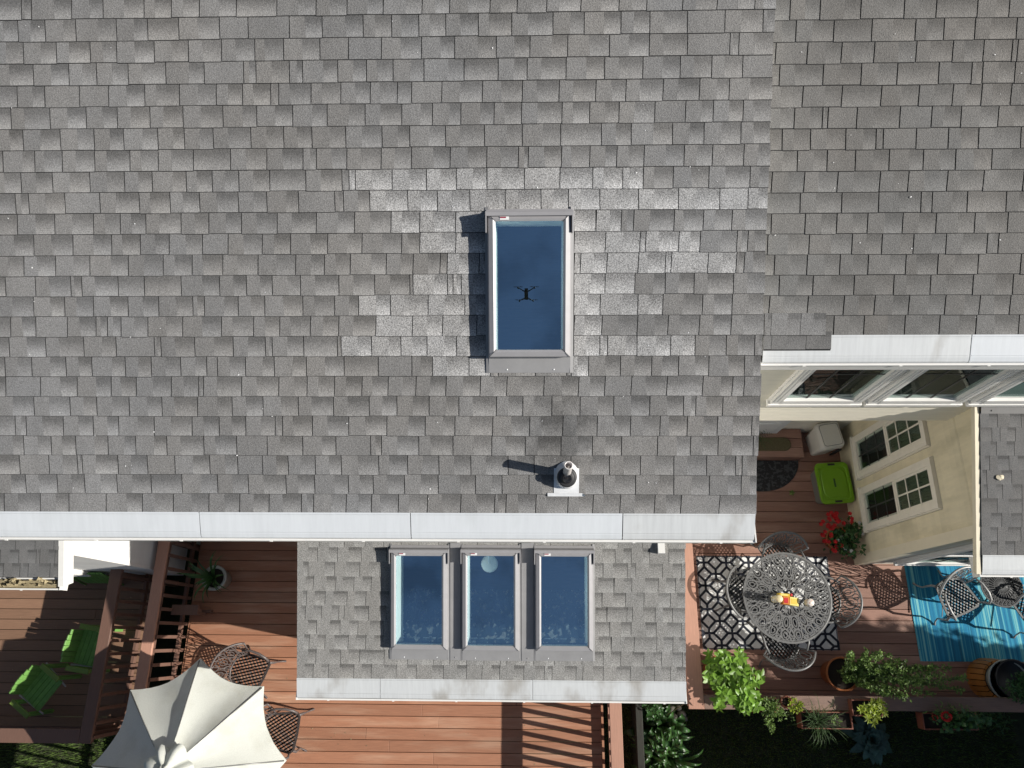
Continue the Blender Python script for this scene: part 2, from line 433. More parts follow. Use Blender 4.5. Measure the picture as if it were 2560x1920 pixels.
_t.links.new(_cr.outputs[0], _b.inputs['Base Color'])

# ------------------------------------------------------------------ roofs
S1 = math.atan(.5); S3 = math.atan(1 / 3)


class Frame:
    """roof plane: x along the eave, t up the slope, n out of it; t=0 is the lower edge of the shingles"""
    def __init__(s, slope, D, px, py):
        s.n = V((0, -math.sin(slope), math.cos(slope))); s.et = V((0, math.cos(slope), math.sin(slope))); s.p0 = CAM - s.n * D
        e = on_plane(px, py, s.n, s.p0); s.o = V((0, e.y, e.z))

    def P(s, x, t, n=0): return s.o + V((x, 0, 0)) + s.et * t + s.n * n

    def loc(s, px, py, h=0):
        q = on_plane(px, py, s.n, s.p0 + s.n * h); return q.x, (q - s.o).dot(s.et)


def minus(rects, h):
    out = []
    for (a, b, c, d) in rects:
        if b <= h[0] or a >= h[1] or d <= h[2] or c >= h[3]: out.append((a, b, c, d)); continue
        if a < h[0]: out.append((a, h[0], c, d))
        if b > h[1]: out.append((h[1], b, c, d))
        a2, b2 = max(a, h[0]), min(b, h[1])
        if c < h[2]: out.append((a2, b2, c, h[2]))
        if d > h[3]: out.append((a2, b2, h[3], d))
    return out


def shingles(fr, nrows, x0, x1, seed, e=.143, holes=(), news=None, base_new=0., wr=(.16, .27), wob=.003, gap=.005, plainp=(.35, .6), allg=.05, ragged=.006, bev=.0055):
    rg = random.Random(seed); mb = MB()
    rects = [(x0 + .004, x1 - .004, -.01, nrows * e)]
    for h in holes: rects = minus(rects, h)
    for (a, b, c, d) in rects:
        mb.quad(fr.P(a, c, -.001), fr.P(b, c, -.001), fr.P(b, d, -.001), fr.P(a, d, -.001), 1)
        mb.quad(fr.P(a, c, -.03), fr.P(a, d, -.03), fr.P(b, d, -.03), fr.P(b, c, -.03), 1)
    for xx in (x0 + .004, x1 - .004):
        mb.quad(fr.P(xx, -.01, -.03), fr.P(xx, nrows * e, -.03), fr.P(xx, nrows * e, -.001), fr.P(xx, -.01, -.001), 1)
    mb.quad(fr.P(x0, -.01, -.03), fr.P(x1, -.01, -.03), fr.P(x1, -.01, -.001), fr.P(x0, -.01, -.001), 1)
    for i in range(nrows):
        t0 = i * e; t1_ = t0 + e + .012
        zones = (news or {}).get(i, [])
        brk = sorted(q for z in zones for q in z)
        x = x0 - rg.random() * .2; hb0 = .0068 + rg.uniform(-.001, .0012)
        xe = x1 + rg.uniform(-ragged, ragged)
        sl_row = rg.uniform(-.001, .009)
        while x < xe - .015:
            wd = rg.uniform(*wr) if rg.random() > .08 else rg.uniform(.035, .1)
            xa, xb = x, x + wd
            for q in brk:
                if xa + .02 < q < xb: xb = q
            if xb > xe - .03: xb = xe + gap
            x = xb
            ca, cb = max(xa, x0), xb - gap
            if cb - ca < .012: continue
            new = base_new
            for (za, zb) in zones:
                if za <= (ca + cb) / 2 <= zb: new = 1.
            tone = rg.random(); tb = t0 + rg.uniform(-wob, wob); hb = hb0 + rg.uniform(-.0008, .0008)
            rr = rg.random()
            fr_ = 1.0 if rr < .06 else (0.0 if rr < .06 + allg else rg.uniform(*plainp))
            sl_ = sl_row; xm = ca + (cb - ca) * fr_; sm_ = rg.uniform(-.012, .012)
            gs = rg.uniform(.65, 1.2); tone2 = min(1, max(0, tone + rg.uniform(-.15, .15)))
            hit = [h for h in holes if not (cb <= h[0] or ca >= h[1] or t1_ <= h[2] or tb >= h[3])]
            pieces = []
            if hit:
                for (pa, pb, g_) in ((ca, xm, 0), (xm, cb, gs)):
                    if pb - pa < .004: continue
                    rs = [(pa, pb, tb, t1_)]
                    for h in hit: rs = minus(rs, h)
                    for q in rs: pieces.append((q[0], q[1], q[0], q[1], q[2], q[3], g_))
            else:
                sA = 0 if xa <= x0 else sl_; sB = 0 if xb >= xe else sl_
                if fr_ > .02: pieces.append((ca, min(xm, cb), ca + sA, (xm + sm_) if xm < cb else cb + sB, tb, t1_, 0))
                if fr_ < .98: pieces.append((max(xm, ca), cb, (xm + sm_) if xm > ca else ca + sA, cb + sB, tb, t1_, gs))
            H = lambda t: hb + (.0012 - hb) * (t - tb) / (t1_ - tb)
            for (a, b, a2, b2, ta, td, g_) in pieces:
                va = (ta - tb) / (t1_ - tb); vb = (td - tb) / e
                tn = tone if g_ == 0 else tone2
                P = [fr.P(a, ta, H(ta)), fr.P(b, ta, H(ta)), fr.P(b2, td, H(td)), fr.P(a2, td, H(td))]
                mb.add(P, ((0, 1, 2, 3),), 0, ((tn, g_, new, va), (tn, g_, new, va), (tn, g_, new, vb), (tn, g_, new, vb)))
                bb = bev * rg.uniform(.75, 1.15) * (1 if va < .01 else 0)  # dark cut edge sloped out to draw the shadow line under each course
                Q = [fr.P(a, ta - bb, -.0005), fr.P(b, ta - bb, -.0005), fr.P(b2, td, -.0005), fr.P(a2, td, -.0005)]
                mb.add(P + Q, ((4, 5, 1, 0), (5, 6, 2, 1), (7, 4, 0, 3)), 1)
    return mb


def guard_panel(fr, xa, xb, tilt=0., wd=.205, skew=0.):
    """one length of perforated gutter cover: flat blade with a rounded nose"""
    mb = MB(); prof = [(.003, .0082), (-.004, .0105), (-.03, .0085), (-.16, .003 + tilt), (-.19, -.004 + tilt), (-.2, -.014), (-.204, -.03)]
    prof = [(t * wd / .205, n) for t, n in prof]
    seg = 8
    for k in range(seg):
        a = xa + (xb - xa) * k / seg; b = xa + (xb - xa) * (k + 1) / seg
        dn = lambda x: .0015 * math.sin(x * 5.1) + .001 * math.sin(x * 13)
        for i in range(len(prof) - 1):
            (t0, n0), (t1_, n1) = prof[i], prof[i + 1]
            f0 = -t0 / .2; f1 = -t1_ / .2
            mb.add((fr.P(a, t0, n0 + max(0, f0) * dn(a)), fr.P(a, t1_, n1 + max(0, f1) * dn(a)), fr.P(b, t1_, n1 + max(0, f1) * dn(b)), fr.P(b, t0, n0 + max(0, f0) * dn(b))), ((0, 1, 2, 3),), 0, None, True)
    for x_, dx in ((xa, .004), (xb, -.004)):   # folded end seams
        for i in range(1, len(prof) - 1):
            (t0, n0), (t1_, n1) = prof[i], prof[i + 1]
            mb.quad(fr.P(x_, t0, n0), fr.P(x_, t1_, n1), fr.P(x_, t1_, n1 - .008), fr.P(x_, t0, n0 - .008))
    for t_ in (-.012, -.148):   # pressed lines along the blade
        mb.add((fr.P(xa + .01, t_ - .0025, .0095 if t_ > -.1 else .0042 + tilt), fr.P(xb - .01, t_ - .0025, .0095 if t_ > -.1 else .0042 + tilt), fr.P(xb - .01, t_ + .0025, .0125 if t_ > -.1 else .0062 + tilt), fr.P(xa + .01, t_ + .0025, .0125 if t_ > -.1 else .0062 + tilt)), ((0, 1, 2, 3),))
    return mb


def gutter_mb(fr, x0, x1, wd=.205):
    """open trough under the covers with a rolled white lip"""
    mb = MB(); L = fr.P(0, -wd, -.03); y = L.y; z = L.z
    b = fr.P(0, -.03, -.03).y
    mb.box((x0, y - .012, z - .10), (x1, y - .004, z + .012))
    mb.box((x0, y - .020, z - .002), (x1, y - .0122, z + .012))
    mb.box((x0, y - .004, z - .11), (x1, b, z - .102))
    mb.box((x0, b, z - .11), (x1, b + .02, z + .02))
    for xx in (x0 - .006, x1):
        mb.box((xx, y - .018, z - .11), (xx + .006, b + .02, z + .014))
        mb.box((xx - .002, y - .02, z + .0142), (xx + .008, b + .02, z + .022))
    x = x0 + .3
    while x < x1:                           # hanger clips
        mb.box((x, y - .026, z - .004), (x + .02, y - .0202, z + .008)); x += .62 + .1 * rnd.random()
    return mb


def skylight(parent, fr, x0, x1, t0, t1_, seed, h=.085, shaft=.4, left_side=True, right_side=True):
    """curb mounted unit: cladding frame, pane, saddle and apron flashing, sticker"""
    w_ = .054
    fm = MB()
    # raised sides and sloped cladding, mitred at the corners
    o = [(x0, t0), (x1, t0), (x1, t1_), (x0, t1_)]
    a = .008; i1 = [(x0 + a, t0 + a), (x1 - a, t0 + a), (x1 - a, t1_ - a), (x0 + a, t1_ - a)]
    b = .038; i2 = [(x0 + b, t0 + b), (x1 - b, t0 + b), (x1 - b, t1_ - b), (x0 + b, t1_ - b)]
    i3 = [(x0 + w_, t0 + w_), (x1 - w_, t0 + w_), (x1 - w_, t1_ - w_), (x0 + w_, t1_ - w_)]
    rings = [(o, 0), (o, h - .02), (i1, h - .004), (i2, h + .006), (i3, h - .002), (i3, h - .02)]
    vs = []
    for ring, n in rings: vs += [fr.P(x, t, n) for x, t in ring]
    fs = []
    for k in range(len(rings) - 1):
        for q in range(4): fs.append((k * 4 + q, k * 4 + (q + 1) % 4, k * 4 + 4 + (q + 1) % 4, k * 4 + 4 + q))
    fm.add(vs, fs)
    frame = fm.build('skylight', m_cladding, parent); parent = frame
    # bead grooves and corner clips
    gm = MB()
    for (cx, ct, sx, st) in ((x0, t0, 1, 1), (x1, t0, -1, 1), (x1, t1_, -1, -1), (x0, t1_, 1, -1)):
        p = [fr.P(cx + sx * q, ct + st * q, h + n) for q, n in ((.006, .001), (.03, .0085), (.060, .003))]
        gm = MB(); gm.tube(p, .0016, 4); gm.build('corner_seam', m_rubber, frame)
    pm = MB(); pm.quad(fr.P(x0 + w_, t0 + w_, h - .012), fr.P(x1 - w_, t0 + w_, h - .012), fr.P(x1 - w_, t1_ - w_, h - .012), fr.P(x0 + w_, t1_ - w_, h - .012))
    pm.build('pane', m_glass_sky, parent)
    # saddle over the head
    sm = MB()
    hh = h + .022; wing = .012
    P = fr.P
    pr = [(t1_ - .02, hh - .004), (t1_ + .004, hh), (t1_ + .012, hh - .008), (t1_ + .014, .03), (t1_ + .035, .0125)]
    for k in range(len(pr) - 1):
        (ta, na), (tb, nb) = pr[k], pr[k + 1]
        sm.quad(P(x0 - wing, ta, na), P(x1 + wing, ta, na), P(x1 + wing, tb, nb), P(x0 - wing, tb, nb))
    for xx in (x0 - wing, x1 + wing):
        s = 1 if xx < (x0 + x1) / 2 else -1
        sm.quad(P(xx, t1_ - .13, 0), P(xx, t1_ + .012, 0), P(xx, t1_ + .012, hh - .006), P(xx, t1_ - .13, hh - .01))
        sm.quad(P(xx, t1_ - .13, hh - .01), P(xx + s * .009, t1_ - .13, hh - .01), P(xx + s * .009, t1_ + .01, hh - .006), P(xx, t1_ + .01, hh - .006))
        sm.quad(P(xx, t1_ - .13, 0), P(xx, t1_ - .13, hh - .01), P(xx + s * .009, t1_ - .13, hh - .01), P(xx + s * .009, t1_ - .13, 0))
    sm.build('head_flashing', m_cladding, frame)
    # apron below the sill and side steps
    am = MB()
    am.quad(P(x0 - .002, t0 - .115, .0135), P(x1 + .002, t0 - .115, .0135), P(x1 + .002, t0 + .01, .02), P(x0 - .002, t0 + .01, .02))
    am.quad(P(x0 - .002, t0 - .115, .0135), P(x0 - .002, t0 - .115, .004), P(x1 + .002, t0 - .115, .004), P(x1 + .002, t0 - .115, .0135))
    for xx, s in ((x0, -1), (x1, 1)):
        am.quad(P(xx, t0 - .115, .016), P(xx + s * .022, t0 - .115, .0115), P(xx + s * .022, t1_ + .05, .0115), P(xx, t1_ + .05, .016))
    am.build('apron_flashing', m_flashing, frame)
    for q in (.22, .8):
        cm = MB(); c = P(x0 + (x1 - x0) * q, t0 - .092, .012)
        cm.lathe([(.0065, 0), (.0065, .004), (0.0001, .006)], 8, ctr=c); cm.build('screw_head', m_steel, frame)
    lm = MB()
    lx = x0 + .085; lt = t1_ - .035
    lm.quad(P(lx, lt - .011, h + .0075), P(lx + .062, lt - .011, h + .0075), P(lx + .062, lt + .011, h + .0085), P(lx, lt + .011, h + .0085), 0)
    lm.quad(P(lx + .003, lt + .0, h + .0095), P(lx + .042, lt + .0, h + .0095), P(lx + .042, lt + .009, h + .0105), P(lx + .003, lt + .009, h + .0105), 1)
    lm.build('maker_sticker', [m_label, m_sticker], frame)
    # plastered shaft below the pane
    hm = MB()
    ax0, ax1, at0, at1 = x0 + w_ - .004, x1 - w_ + .004, t0 + w_ - .004, t1_ - w_ + .004
    D = -shaft
    fx = .0
    for q in (((ax0, at0), (ax1, at0)), ((ax1, at0), (ax1, at1)), ((ax1, at1), (ax0, at1)), ((ax0, at1), (ax0, at0))):
        (xa, ta), (xb, tb) = q
        sh = lambda t_: -(h - D) * fr.et.z / fr.et.y * 1.15 if t_ == at0 else 0
        hm.quad(P(xa, ta, h - .02), P(xb, tb, h - .02), P(xb, tb + sh(tb), D), P(xa, ta + sh(ta), D))
    hm.build('shaft', m_drywall, parent)
    return (ax0, ax1, at0, at1)


def siding_mb(o, ux, n, wd, h, step=.105, seed=1, lap=.017):
    """lapped boards: o lower corner, ux along the wall, n outward"""
    rg = random.Random(seed); mb = MB(); o = V(o); ux = V(ux); n = V(n); z = 0
    while z < h - .001:
        zt = min(h, z + step); c = (rg.random(),) * 3 + (1,)
        A, B = o + V((0, 0, z)) + n * lap, o + ux * wd + V((0, 0, z)) + n * lap
        Cc, Dd = o + ux * wd + V((0, 0, zt)) + n * .002, o + V((0, 0, zt)) + n * .002
        mb.quad(A, B, Cc, Dd, 0, c)
        mb.quad(A - n * lap, B - n * lap, B, A, 0, c)
        z = zt
    mb.quad(o, o + V((0, 0, h)), o + ux * wd + V((0, 0, h)), o + ux * wd)
    return mb


def window(parent, o, ux, n, wd, h, trim=.09, grille=(2, 3), kind='screen', sash_h=None, sill=.05, depth=.055, mtrim=None, split=False):
    """frame standing proud of the wall with pane, bars and what hangs behind; o = lower corner of the glass"""
    o = V(o); ux = V(ux); n = V(n); uz = V((0, 0, 1))
    mtrim = mtrim or m_white

    def bar(mb, a0, a1, z0, z1, d0, d1, mi=0):
        vs = []
        for d in (d0, d1):
            for (a, z) in ((a0, z0), (a1, z0), (a1, z1), (a0, z1)): vs.append(o + ux * a + uz * z + n * d)
        mb.add(vs, ((3, 2, 1, 0), (4, 5, 6, 7), (0, 1, 5, 4), (1, 2, 6, 5), (2, 3, 7, 6), (3, 0, 4, 7)), mi)
    fm = MB(); T = trim
    bar(fm, -T, 0, -T, h + T, .0, depth); bar(fm, wd, wd + T, -T, h + T, 0, depth)
    bar(fm, 0, wd, h, h + T, 0, depth - .002); bar(fm, 0, wd, -T, 0, 0, depth + .004)
    bar(fm, -T - .014, -T - .001, -T, h + T, 0, .03); bar(fm, wd + T + .001, wd + T + .014, -T, h + T, 0, .03)
    bar(fm, -T - .02, wd + T + .02, -T - sill, -T - .001, 0, depth + .012)
    for i in (.35, .7): bar(fm, -T * i - .004, -T * i + .004, -T * .3, h + T * .4, depth, depth + .005)
    for i in (.35, .7): bar(fm, wd + T * i - .004, wd + T * i + .004, -T * .3, h + T * .4, depth, depth + .005)
    win = fm.build('window', mtrim, parent)
    rows = [(0, h, kind)] if not split else [(0, h / 2 - .02, 'screen'), (h / 2 + .02, h, 'curtain')]
    if split:
        r = MB(); bar(r, 0, wd, h / 2 - .02, h / 2 + .02, .02, depth - .006); r.build('meeting_rail', mtrim, win)
    for (z0, z1, kd) in rows:
        b = MB(); bar(b, .0, wd, z0, z1, .002, .006)
        if kd == 'curtain':
            b = MB(); k = 0; N = 44; pts = []
            for q in range(N + 1): pts.append((wd * q / N, .012 + .008 * math.sin(q * 1.9) + .004 * math.sin(q * .7)))
            for q in range(N): b.quad(o + ux * pts[q][0] + uz * z0 + n * pts[q][1], o + ux * pts[q + 1][0] + uz * z0 + n * pts[q + 1][1], o + ux * pts[q + 1][0] + uz * z1 + n * pts[q + 1][1], o + ux * pts[q][0] + uz * z1 + n * pts[q][1])
            b.build('curtain', m_curtain, win)
        elif kd == 'blind':
            b = MB(); z = z0
            while z < z1:
                b.quad(o + uz * z + n * .022, o + ux * wd + uz * z + n * .022, o + ux * wd + uz * min(z + .022, z1) + n * .008, o + uz * min(z + .022, z1) + n * .008); z += .025
            b.build('blind', m_blind, win)
        else: b.build('dark_room', m_screen, win)
        g = MB(); bar(g, 0, wd, z0, z1, .026, .029); g.build('pane', m_glass_win, win)
        g = MB(); nx, nz = grille; d = .031 if kd != 'screen' else .0225
        for q in range(1, nx): bar(g, wd * q / nx - .009, wd * q / nx + .009, z0, z1, d, d + .01)
        for q in range(1, nz): bar(g, 0, wd, z0 + (z1 - z0) * q / nz - .009, z0 + (z1 - z0) * q / nz + .009, d + .0012, d + .0088)
        if kd != 'blind': g.build('glazing_bars', mtrim if kd != 'screen' else m_scrbar, win)
        s_ = MB()
        for (a0, a1, q0, q1) in ((0, .028, z0, z1), (wd - .028, wd, z0, z1), (.028, wd - .028, z0, z0 + .028), (.028, wd - .028, z1 - .028, z1)): bar(s_, a0, a1, q0, q1, .006, .034 if kd != 'screen' else .027)
        s_.build('sash', mtrim, win)
    return win


# ================================================================== SETTING
g = MB(); g.quad((-120, -120, -.92), (120, -120, -.92), (120, 120, -.92), (-120, 120, -.92)); struct(g.build('ground', m_ground))

# ================================================================== CENTRE HOUSE
fm_ = Frame(S1, 5.08, 1000, 1282)
hs = thing('row_house', 'row house under the large grey shingle roof that fills the middle of the view', 'house', (-2, 4, 0))
NR = 36
def newrows(fr, zones, e=.143):
    S = 2560 / 2212; d = {}
    for yc, a, b in zones:
        xa, t_ = fr.loc(a * S, yc * S); xb, _ = fr.loc(b * S, yc * S)
        d.setdefault(int(t_ // e), []).append((xa, xb))
    return d
nz = newrows(fm_, ((388, 755, 1390), (433, 800, 1660), (481, 845, 1342), (526, 907, 1052), (526, 1240, 1512), (570, 966, 1052), (570, 1240, 1590), (613, 893, 1052), (613, 1240, 1372), (658, 775, 1055), (658, 1240, 1432), (703, 812, 1055), (703, 1240, 1300), (747, 738, 1055), (747, 1240, 1502), (790, 935, 1060), (790, 1235, 1272)))
kx0, kt0 = fm_.loc(1222, 893, .06); kx1, kt1 = fm_.loc(1428, 533, .06)
hole = (kx0 + .044, kx1 - .044, kt0 + .044, kt1 - .044)
shingles(fm_, NR, -7.6, 1.615, 5, holes=(hole,), news=nz, wr=(.18, .28), gap=.0058, bev=.006).build('roof', [m_shingle, m_edge], hs)
# rear slope and gable walls
ridge = fm_.P(0, NR * .143, 0)
b = MB(); b.quad(V((-7.6, ridge.y, ridge.z - .002)), V((1.615, ridge.y, ridge.z - .002)), V((1.615, 2 * ridge.y - .86, fm_.o.z)), V((-7.6, 2 * ridge.y - .86, fm_.o.z)))
b.build('rear_roof', m_edge, hs)
wl = siding_mb((-7.5, 1.32, -.9), (1, 0, 0), (0, -1, 0), 9.0, 6.05, seed=3)
wl.box((-7.5, 1.3205, -.9), (1.5, 1.44, 5.25))
for xx in (-7.5, 1.38):
    yb = 2 * ridge.y - 1.32
    wl.prism([(1.44, -.9), (yb, -.9), (yb, 5.25), (ridge.y, ridge.z - .12), (1.44, 5.33)], 0, .12, mtx=Matrix(((0, 0, 1, xx), (1, 0, 0, 0), (0, 1, 0, 0), (0, 0, 0, 1))))
wl.box((-7.5, yb, -.9), (1.5, yb + .12, 5.15))
wl.build('wall', m_siding_white, hs)
b = MB(); b.box((-7.38, 1.44, 2.7), (1.38, yb, 2.9)); b.build('upper_floor', m_woodfloor, hs)
b = MB(); b.box((-7.5, fm_.o.y - .02, fm_.o.z - .16), (1.6, 1.32, fm_.o.z - .14)); b.box((-7.5, fm_.o.y - .01, fm_.o.z - .14), (1.6, fm_.o.y + .015, fm_.o.z - .035)); b.build('soffit', m_white, hs)
# gutter and its cover lengths
gx1 = fm_.loc(1887, 1320)[0]
seams = [-7.6] + [fm_.loc(q, 1320)[0] for q in (501, 1027, 1556)] + [gx1]
gutter_mb(fm_, -7.6, gx1 + .012).build('gutter', m_white, hs)
for k in range(4):
    guard_panel(fm_, seams[k] + (.004 if k else 0), seams[k + 1] - .002, tilt=(.0, .002, -.001, .001)[k]).build('gutter_cover', m_guard if k < 3 else m_guard_dirty, hs)
# rake edge
b = MB()
b.quad(fm_.P(1.600, -.02, -.035), fm_.P(1.600, -.02, -.14), fm_.P(1.600, NR * .143, -.14), fm_.P(1.600, NR * .143, -.035)); b.build('rake_board', m_white, hs)
skylight(hs, fm_, kx0, kx1, kt0, kt1, 1, h=.105, shaft=.34)
# vent pipe
vb = on_plane(1416, 1190, fm_.n, fm_.p0)
b = MB(); c0 = V((vb.x, vb.y + .005, vb.z)); b.lathe([(.029, -.02), (.028, .315), (.030, .32), (.023, .32), (.023, .1), (.0001, .1)], 24, ctr=c0); ve = b.build('vent_pipe', m_pvc, hs)
b = MB(); vx, vt = vb.x, (vb - fm_.o).dot(fm_.et)
P = fm_.P
b.quad(P(vx - .09, vt - .145, .010), P(vx + .09, vt - .145, .010), P(vx + .09, vt + .06, .0115), P(vx - .09, vt + .06, .0115))
b.quad(P(vx - .09, vt - .145, .010), P(vx - .09, vt - .145, .003), P(vx + .09, vt - .145, .003), P(vx + .09, vt - .145, .010))
b.add([P(vx - .135, vt - .147, .0125), P(vx + .12, vt - .147, .0125), P(vx + .138, vt - .138, .03), P(vx + .115, vt - .122, .016), P(vx - .135, vt - .122, .014)], ((0, 1, 2, 3, 4),))
ring = []
for q, (rr, hh_, sh) in enumerate(((.088, .0125, 0), (.078, .05, -.006), (.07, .075, .0))):
    ring.append([P(vx + rr * math.cos(a * math.pi / 12), vt + sh + .01 + rr * math.sin(a * math.pi / 12) * (1.15 - q * .05), hh_) for a in range(24)])
vs = sum(ring, []); fs = [(k * 24 + a, k * 24 + (a + 1) % 24, k * 24 + 24 + (a + 1) % 24, k * 24 + 24 + a) for k in range(2) for a in range(24)]
b.add(vs, fs, 0, None, True); b.build('boot', m_steel, ve)
b = MB(); prof = []
rings = ((.071, .074), (.066, .09), (.055, .096), (.05, .094), (.043, .104), (.034, .11), (.031, .13))
vs = []
for rr, hh_ in rings: vs += [P(vx + rr * math.cos(a * math.pi / 12), vt + .012 + rr * math.sin(a * math.pi / 12), hh_) for a in range(24)]
b.add(vs, [(k * 24 + a, k * 24 + (a + 1) % 24, k * 24 + 24 + (a + 1) % 24, k * 24 + 24 + a) for k in range(len(rings) - 1) for a in range(24)], 0, None, True); b.build('rubber_collar', m_rubber, ve)

# downspout stub under the gutter
b = MB(); q = on_plane(1695, 1372, V((0, -1, 0)), V((0, .74, 0)))
b.box((q.x - .033, .79, 3.272), (q.x + .033, 1.0, 3.33)); b.box((q.x - .035, 1.0005, 3.262), (q.x + .035, 1.07, 5.05)); b.build('downspout', m_white, hs)

# ================================================================== RIGHT HOUSE
fr_ = Frame(S1, 5.237, 2200, 838)
hr = thing('row_house', 'cream sided neighbouring house set back at right behind the windowed bay', 'house', (6, 5, 0))
lapx = fr_.loc(2077, 850)[0]
shingles(fr_, 34, 1.45, 9.0, 21, wr=(.19, .30), gap=.0078, bev=.007).build('roof', [m_shingle_right, m_edge], hr)
# three extra courses lapped over the cover at the left end
lx0 = fr_.loc(1908, 850)[0]
fl = Frame(S1, 5.237, 2200, 838); fl.o = fl.P(0, -.098, .013)
shingles(fl, 1, lx0, lapx, 77, e=.115, wr=(.17, .26), gap=.003).build('shingle_patch', [m_shingle_sun2, m_edge], hr)
fl2 = Frame(S1, 5.237, 2200, 838); fl2.o = fl2.P(0, .004, .0145)
shingles(fl2, 1, lx0, fr_.loc(2060, 815)[0], 78, e=.145, wr=(.17, .26), gap=.003, base_new=.3).build('shingle_patch', [m_shingle_sun2, m_edge], hr)
s2 = [lx0, fr_.loc(2425, 880)[0], 6.0, 9.0]
gutter_mb(fr_, lx0 - .005, 9.0).build('gutter', m_white, hr)
for k in range(3): guard_panel(fr_, s2[k] + .003 * (k > 0), s2[k + 1] - (.004 if k < 2 else 0), tilt=(.002, .0, 0)[k]).build('gutter_cover', m_guard_dirty if k == 0 else m_guard, hr)
siding_mb((1.5, 2.3, 2.8), (1, 0, 0), (0, -1, 0), 7.5, 2.78, .1, 5).build('upper_wall', m_siding, hr)
siding_mb((1.5, 2.95, -.9), (1, 0, 0), (0, -1, 0), 7.5, 3.68, .1, 6).build('lower_wall', m_siding, hr)
b = MB(); b.box((1.5, 2.302, 2.782), (9, 3.1, 2.799)); b.box((1.5, 2.0, fr_.o.z - .17), (9, 2.299, fr_.o.z - .15)); b.box((1.5, fr_.o.y - .005, fr_.o.z - .15), (9, fr_.o.y + .02, fr_.o.z - .035)); b.build('soffit', m_soffit, hr)
b = MB(); b.box((1.5, 3.1, 2.6), (9, 10, 2.78)); b.box((1.5, 9.9, -.9), (9, 10, 5.5)); b.box((8.9, 3.1, -.9), (9, 9.9, 5.5)); b.build('rear_wall', m_siding, hr)
for (xa, xb, kd) in ((2.49, 3.175, 'screen'), (3.456, 4.16, 'screen'), (4.46, 5.35, 'blind'), (5.65, 6.5, 'screen')):
    window(hr, (xa, 2.286, 3.67), (1, 0, 0), (0, -1, 0), xb - xa, 1.35, .10, (3, 2), kd, sill=.055, depth=.06)
# door with sill on the landing
b = MB(); b.box((2.6, 2.86, .19), (3.6, 2.934, 2.3)); d = b.build('door', m_siding_white, hr)
b = MB()
for k in range(4): b.box((2.7, 2.845, .35 + k * .48), (3.5, 2.8595, .72 + k * .48))
b.build('door_panel', m_white, d)
b = MB(); b.lathe([(.0001, 0), (.03, .005), (.03, .03), (.0001, .05)], 12, ctr=(2.70, 2.83, 1.05)); b.build('door_knob', m_steel, d)
# ================================================================== SUNROOMS
def sunroom(name_label, fr, rx0, rx1, wx0, wx1, fy, by, mwall, mshing, seed, nrows, rake_left=None, holes=(), new=0., guards=(), gm=None, bev=.0012, gwd=.205):
    s = thing('sunroom', name_label, 'sunroom', ((wx0 + wx1) / 2, fy, 0))
    shingles(fr, nrows, rx0, rx1, seed, holes=holes, base_new=new, wr=(.15, .27), gap=.0042, allg=.1, plainp=(.42, .62), bev=bev).build('roof', [mshing, m_edge], s)
    gutter_mb(fr, rx0 - .005, rx1 + .005, gwd).build('gutter', m_white, s)
    for k in range(len(guards) - 1): guard_panel(fr, guards[k] + .002, guards[k + 1] - .002, tilt=(.001, 0, .002, 0)[k % 4]).build('gutter_cover', gm[k], s)
    ztop = fr.o.z - .06
    return s


# --- centre
fc = Frame(S3, 7.12, 1200, 1699)
def cl(px, py, h=0.): return fc.loc(920 + px * .2712, 1340 + py * .2712, h)
SK = []
for (a, b_, y0, y1) in ((210, 735, 1043, 128), (868, 1395, 1053, 128), (1545, 2072, 1056, 133)):
    xa, ta = cl(a, y0, .06); xb, tb = cl(b_, y1, .06); SK.append((xa, xb, ta, tb))
holes = [(a + .044, b_ - .044, c + .044, d - .044) for a, b_, c, d in SK]
gs = [-2.305, fc.loc(951, 1730)[0], fc.loc(1332, 1735)[0], 1.512]
sc = sunroom('small sunroom below the main gutter with three skylights side by side', fc, -2.303, 1.508, -2.25, 1.45, -.17, 1.08, None, m_shingle_sun, 31, 12, holes=holes, new=.25, guards=gs, gm=[m_guard_dirty, m_guard_dirty, m_guard_dirty])
for k, (a, b_, c, d) in enumerate(SK):
    skylight(sc, fc, a, b_, c, d, k + 2, h=.09, shaft=.35)
# valley pans between the units
for k in (0, 1):
    b = MB(); xa, xb = SK[k][1] + .02, SK[k + 1][0] - .02; t0 = SK[k][2] - .115; t1_ = SK[k][3] + .06
    b.quad(fc.P(xa, t0, .019), fc.P(xb, t0, .019), fc.P(xb, t1_, .022), fc.P(xa, t1_, .022))
    b.quad(fc.P(xa, t0, .019), fc.P(xa, t0, .004), fc.P(xb, t0, .004), fc.P(xb, t0, .019))
    b.lathe([(.0065, 0), (.0065, .004), (.0001, .006)], 8, 0, None, fc.P((xa + xb) / 2, t0 + .025, .018))
    b.build('valley_flashing', m_flashing, sc)
